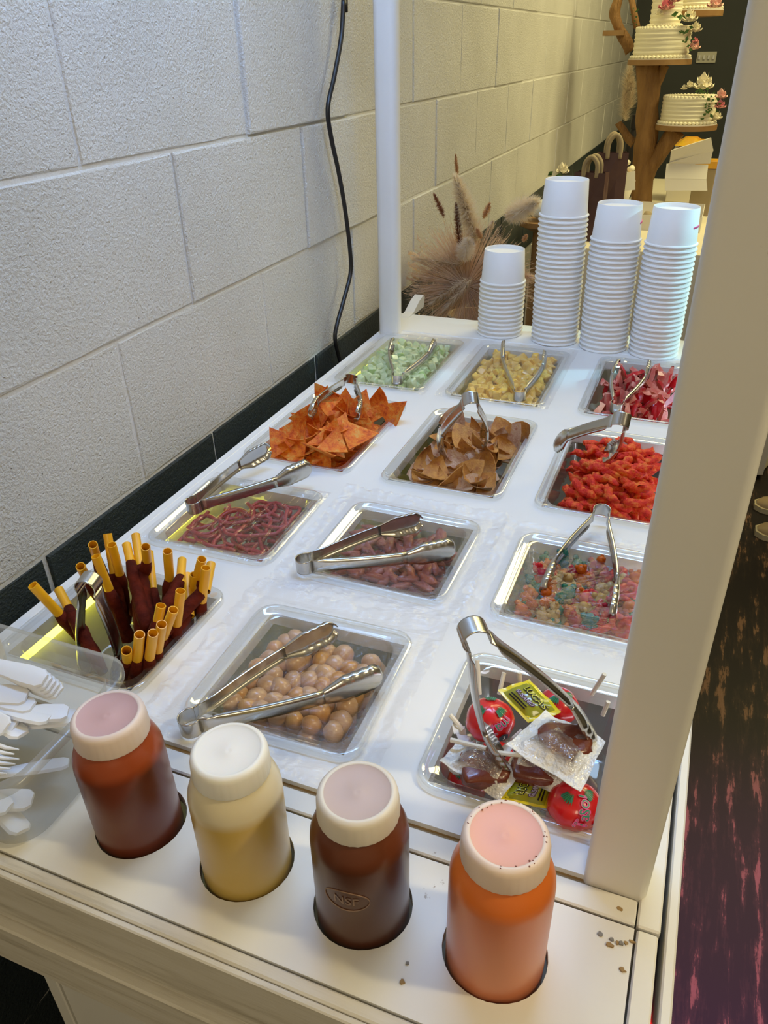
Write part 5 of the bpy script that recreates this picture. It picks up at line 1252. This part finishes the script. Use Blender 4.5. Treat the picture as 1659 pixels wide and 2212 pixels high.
bottle_simple(1366, 300, 3.55, 0.028, 0.34, 'ink_black', 'ink_black', 'dark_bottle', 'tall black bottle between the wall and the trunk')
# white pastry boxes
def quadbox(corners, th, m, name, parent):
    a, b_, c, d = [Vector(p) for p in corners]; n = (b_ - a).cross(d - a).normalized() * th
    return obj(name, MB().add([a, b_, c, d, a + n, b_ + n, c + n, d + n], [(3, 2, 1, 0), (4, 5, 6, 7), (0, 1, 5, 4), (1, 2, 6, 5), (2, 3, 7, 6), (3, 0, 4, 7)]), m, parent)
bo = at(1450, 440, y=2.90); X0, X1 = at(1362, 440, y=2.90).x, at(1522, 440, y=2.90).x
t = thing('pastry_box', 'open white pastry box with its big lid standing up', 'box', ((X0 + X1) / 2, 2.95, TZ))
zt = at(1450, 408, y=2.99).z
quadbox([(X0, 2.82, TZ), (X1, 2.82, TZ), (X1, 2.82, TZ + 0.055), (X0, 2.82, TZ + 0.055)], 0.002, 'card_white', 'front_side', t)
quadbox([(X0, 3.02, TZ), (X1, 3.02, TZ), (X1, 3.02, TZ + 0.07), (X0, 3.02, TZ + 0.07)], 0.002, 'card_white', 'rear_side', t)
quadbox([(X0, 2.82, TZ), (X0, 3.02, TZ), (X0, 3.02, TZ + 0.07), (X0, 2.82, TZ + 0.055)], 0.002, 'card_white', 'end_side', t)
quadbox([(X1, 2.82, TZ), (X1, 3.02, TZ), (X1, 3.02, TZ + 0.07), (X1, 2.82, TZ + 0.055)], 0.002, 'card_white', 'end_side', t)
quadbox([(X0, 2.82, TZ + .001), (X1, 2.82, TZ + .001), (X1, 3.02, TZ + .001), (X0, 3.02, TZ + .001)], 0.002, 'card_white', 'bottom', t)
def L3(px, py, y): return at(px, py, y=y)
quadbox([L3(1436, 412, 3.02), L3(1528, 412, 3.02), L3(1526, 388, 3.03), L3(1436, 386, 3.03)], 0.003, 'card_white', 'lid_flap', t)
quadbox([L3(1436, 386, 3.03), L3(1526, 388, 3.03), L3(1530, 356, 3.05), L3(1440, 354, 3.05)], 0.003, 'card_white', 'lid_flap', t)
quadbox([L3(1442, 354, 3.05), L3(1534, 352, 3.05), L3(1541, 322, 3.04), L3(1450, 350, 3.04)], 0.003, 'card_white', 'lid_flap', t)
quadbox([L3(1446, 353, 3.05), L3(1541, 325, 3.04), L3(1536, 297, 3.02), L3(1450, 324, 3.02)], 0.003, 'card_white', 'lid_flap', t)
quadbox([L3(1344, 374, 2.92), L3(1372, 369, 2.92), L3(1372, 410, 2.9), L3(1348, 412, 2.9)], 0.002, 'card_white', 'side_flap', t)
for k in range(5):
    px = 1372 + 30 * k; p = at(px, 446 + 3 * (k % 2), y=2.90); p.z = TZ + 0.03
    if k in (0, 2): rose((p.x, 2.90, p.z), 0.022, ('petal_cream', 'petal_blush')[k // 2], ('cream sugar flower at the left end of the open pastry box', 'blush sugar flower in the middle of the open pastry box')[k // 2], 50 + k, 'decoration', 'sugar flowers in the pastry box')
    else: one('cupcake', lump(0.022, 0.022, 0.024, 0.3, k).xf(Matrix.Translation((p.x, 2.90, p.z))), 'rope_tan', ('small brown cake second from the left in the pastry box', '', 'small brown cake right of the middle in the pastry box', 'small brown cake at the right end of the pastry box')[k - 1], 'cake', 'small cakes in the pastry box', True)
bz = at(1480, 322, y=3.5).z
one('stacked_carton', MB().box(at(1455, 320, y=3.5).x, at(1525, 320, y=3.5).x, 3.48, 3.62, TZ, bz, 0.003), 'card_white', 'plain white carton under the yellow snack bag behind the lid', 'box')
t = thing('snack_bag', 'yellow printed snack bag lying behind the pastry box lid', 'snack bag', at(1485, 322, y=3.5))
P = patch([Vector((at(1455, 318, y=3.49).x, 3.49, bz + 0.012)), Vector((at(1520, 318, y=3.49).x, 3.49, bz + 0.012)), Vector((at(1520, 318, y=3.49).x, 3.60, bz + 0.03)), Vector((at(1462, 318, y=3.49).x, 3.60, bz + 0.03))], 0.022, seed=4)
obj('bag_body', pillow(P, 10), 'pack_yellow', t, True)
c = at(1516, 380, y=3.2); t = thing('carton', 'small brown carton with a yellow top right of the pastry box', 'box', (c.x, 3.2, TZ))
obj('carton_body', MB().box(c.x - 0.03, c.x + 0.05, 3.17, 3.25, TZ, at(1516, 362, y=3.2).z, 0.002), 'rope_tan', t); obj('carton_lid', MB().box(c.x - 0.032, c.x + 0.052, 3.168, 3.252, at(1516, 362, y=3.2).z, at(1516, 345, y=3.2).z, 0.002), 'pack_yellow', t)
c = at(1410, 395, y=3.1); one('napkin_stack', MB().box(at(1388, 390, y=3.05).x, at(1432, 390, y=3.05).x, 3.05, 3.15, TZ, TZ + 0.05, 0.01), 'paper_white', 'stack of white napkins at the foot of the trunk', 'napkins')
# white pumpkin and small flowers at the cloth edge beside the tallest cup stack
c = at(1172, 452, y=2.30)
t = thing('white_pumpkin', 'small white pumpkin with a green stem left of the tallest cups', 'pumpkin', (c.x, 2.30, c.z - 0.035))
b = MB(); b.sphere((0, 0, 0), (0.040, 0.040, 0.030), 32, 12); b.v = [Vector((p.x * (1 + 0.07 * abs(math.sin(4 * math.atan2(p.y, p.x)))), p.y * (1 + 0.07 * abs(math.sin(4 * math.atan2(p.y, p.x)))), p.z)) + Vector((c.x, 2.30, c.z)) for p in b.v]
obj('pumpkin_body', b, 'pumpkin_white', t, True); obj('stem', MB().tube([(c.x, 2.30, c.z + 0.02), (c.x + 0.004, 2.30, c.z + 0.04), (c.x + 0.014, 2.30, c.z + 0.048)], [0.006, 0.004, 0.003], 8), 'leaf_green', t, True)
rose(at(1215, 368, y=2.62), 0.026, 'petal_cream', 'white flower peeping over the tallest cups', 71); leaves(at(1205, 375, y=2.62), 6, 0.02, 'dark green leaves beside the white flower over the cups', 72, 0.024)
ped = MB().lathe([(0.07, -UP), (0.07, -UP + 0.02), (0.03, -UP + 0.05), (0.025, c.z - 0.07), (0.07, c.z - 0.05), (0.07, c.z - 0.034)], 28, (c.x, 2.30, 0), True, True)
one('pedestal_table', ped, 'wood_disc', 'small round pedestal table under the white pumpkin behind the cups', 'table', smooth=True, angle=40)

# gold-draped round table in the aisle behind the person
gd = MB(); R = []
for z, rr, am in ((-UP + 0.01, 0.52, 0.05), (-0.5, 0.47, 0.03), (TZ - 0.02, 0.42, 0.006), (TZ, 0.41, 0)):
    R.append([Vector((1.45 + (rr + am * math.sin(14 * 2 * PI * k / 112)) * math.cos(2 * PI * k / 112), 3.2 + (rr + am * math.sin(14 * 2 * PI * k / 112)) * math.sin(2 * PI * k / 112), z)) for k in range(112)])
one('gold_tablecloth', gd.rings(R, True, False, True), 'cloth_gold', 'gold cloth hanging over a round table past the aisle', 'tablecloth', smooth=True)

# ------------------------------------------------------------------ person standing in the aisle (only a foot is in view)
sh = at(1640, 1140, z=-UP)
px_, py_ = sh.x + 0.20, sh.y + 0.05
person = thing('person', 'person in black trousers and tan shoes standing in the aisle', 'person', (px_, py_, -UP))
V = {}; E_ = []
def skinned(name, verts, edges, m, root, parent, sub=2):
    me = bpy.data.meshes.new(name); base = wloc(parent)
    me.from_pydata([Vector(p) - base for p, r in verts], edges, []); me.materials.append(MATS[m])
    o = bpy.data.objects.new(name, me); COL.objects.link(o); o.parent = parent
    sk = o.modifiers.new('skin', 'SKIN'); o.modifiers.new('sub', 'SUBSURF').levels = sub; o.modifiers['sub'].render_levels = sub; sk.use_smooth_shade = True
    lay_ = me.skin_vertices[0] if me.skin_vertices else None
    if lay_ is None:
        bm = bmesh.new(); bm.from_mesh(me); bm.verts.layers.skin.verify(); bm.to_mesh(me); bm.free(); lay_ = me.skin_vertices[0]
    for i, (p, r) in enumerate(verts): lay_.data[i].radius = (r, r); lay_.data[i].use_root = (i == root)
    return o
g0 = -UP; H = 1.58
def Q(x, y, z): return (px_ + x, py_ + y, g0 + z)
# faces -x, so its left-right axis is y
bodyv = [(Q(0, 0, 0.80), 0.125), (Q(0, 0, 0.95), 0.115), (Q(0, 0, 1.12), 0.125), (Q(0, 0, 1.26), 0.085), (Q(-0.01, 0, 1.335), 0.048), (Q(-0.015, 0, 1.40), 0.048),
         (Q(0, -0.08, 0.74), 0.085), (Q(-0.01, -0.085, 0.43), 0.058), (Q(0.02, -0.09, 0.085), 0.042), (Q(0, 0.08, 0.74), 0.085), (Q(-0.01, 0.09, 0.43), 0.058), (Q(0.02, 0.09, 0.085), 0.042),
         (Q(0, -0.165, 1.25), 0.050), (Q(0.01, -0.205, 1.00), 0.038), (Q(-0.06, -0.20, 0.80), 0.028), (Q(0, 0.165, 1.25), 0.050), (Q(0.01, 0.205, 1.00), 0.038), (Q(-0.06, 0.20, 0.80), 0.028)]
skinned('clothed_body', bodyv, [(0, 1), (1, 2), (2, 3), (3, 4), (4, 5), (0, 6), (6, 7), (7, 8), (0, 9), (9, 10), (10, 11), (3, 12), (12, 13), (13, 14), (3, 15), (15, 16), (16, 17)], 'shirt_black', 0, person)
hd = MB(); hc = Vector(Q(-0.02, 0, 1.485)); hd.sphere((0, 0, 0), (0.082, 0.070, 0.105), 24, 18)
def face(p):
    q = p.copy()
    if q.x < -0.03:
        q.x -= 0.016 * math.exp(-((q.y / 0.012) ** 2 + ((q.z + 0.012) / 0.022) ** 2))
        for s in (-1, 1): q.x += 0.007 * math.exp(-(((q.y - s * 0.028) / 0.014) ** 2 + ((q.z - 0.008) / 0.011) ** 2))
        q.x -= 0.005 * math.exp(-((q.y / 0.02) ** 2 + ((q.z + 0.052) / 0.008) ** 2))
    if q.z < 0: q.y *= 1 - 0.22 * (-q.z / 0.105)
    return q + hc
hd.v = [face(p) for p in hd.v]
for s in (-1, 1): hd.sphere(hc + Vector((0.01, s * 0.071, -0.005)), (0.016, 0.008, 0.026), 10, 8)
head = obj('head', hd, 'skin_tone', person, True)
hr = MB(); hr.sphere(hc + Vector((0.014, 0, 0.022)), (0.084, 0.078, 0.098), 20, 14); hr.v = [Vector((max(p.x, hc.x - 0.055 + 0.5 * max(0, hc.z + 0.05 - p.z)), p.y, p.z)) for p in hr.v]
obj('hair', hr, 'hair_dark', head, True)
for s in (-1, 1):
    o = hc + Vector((-0.072, s * 0.028, 0.008)); obj('eye', MB().sphere(o, (0.006, 0.010, 0.006), 10, 8), 'ink_black', head, True)
    w = Vector(Q(-0.065, s * 0.20, 0.785)); hv = [(w, 0.024), (w + Vector((-0.03, 0, -0.04)), 0.030), (w + Vector((-0.05, 0, -0.075)), 0.026)]; he = [(0, 1), (1, 2)]
    for k, (dx, L) in enumerate(((-0.026, 0.060), (-0.009, 0.070), (0.008, 0.066), (0.024, 0.052))):
        b0 = w + Vector((-0.05 + dx * 0.8, s * 0.004, -0.080)); i = len(hv)
        hv += [(b0, 0.0095), (b0 + Vector((-0.010, -s * 0.004, -L * 0.5)), 0.009), (b0 + Vector((-0.008, -s * 0.016, -L)), 0.0078)]; he += [(2, i), (i, i + 1), (i + 1, i + 2)]
    i = len(hv); hv += [(w + Vector((-0.058, -s * 0.010, -0.045)), 0.011), (w + Vector((-0.078, -s * 0.018, -0.075)), 0.0095)]; he += [(1, i), (i, i + 1)]
    skinned('hand', hv, he, 'skin_tone', 0, person, 1)
    # shoe: lofted from heel to toe, pointing along -x
    yy = s * 0.09; R = []
    for x, w_, h_ in ((0.075, 0.020, 0.055), (0.060, 0.034, 0.075), (0.020, 0.037, 0.085), (-0.03, 0.036, 0.078), (-0.09, 0.043, 0.060), (-0.15, 0.044, 0.047), (-0.19, 0.034, 0.038), (-0.21, 0.014, 0.026)):
        R.append([Vector(Q(x, yy + w_ * math.cos(a), 0.016 + max(0, h_ - 0.016) * max(0.0, math.sin(a)) ** 0.8)) for a in [PI * k / 8 for k in range(9)]])
    shoe = obj('shoe', MB().rings(R, False), 'shoe_tan', person, True)
    R = [[Vector(Q(x, yy + (w_ + 0.004) * c_, z_)) for c_, z_ in ((-1, 0.0005), (1, 0.0005), (1, 0.019), (-1, 0.019))] for x, w_ in ((0.082, 0.018), (0.062, 0.035), (0.02, 0.037), (-0.03, 0.036), (-0.09, 0.043), (-0.15, 0.044), (-0.195, 0.034), (-0.216, 0.014))]
    obj('sole', MB().rings(R, True, True, True), 'shoe_sole', shoe)

# ------------------------------------------------------------------ raise the whole place so that the floor lies at z = 0
for o in list(bpy.data.objects):
    if o.parent is None: o.location.z += UP
bpy.context.view_layer.update()
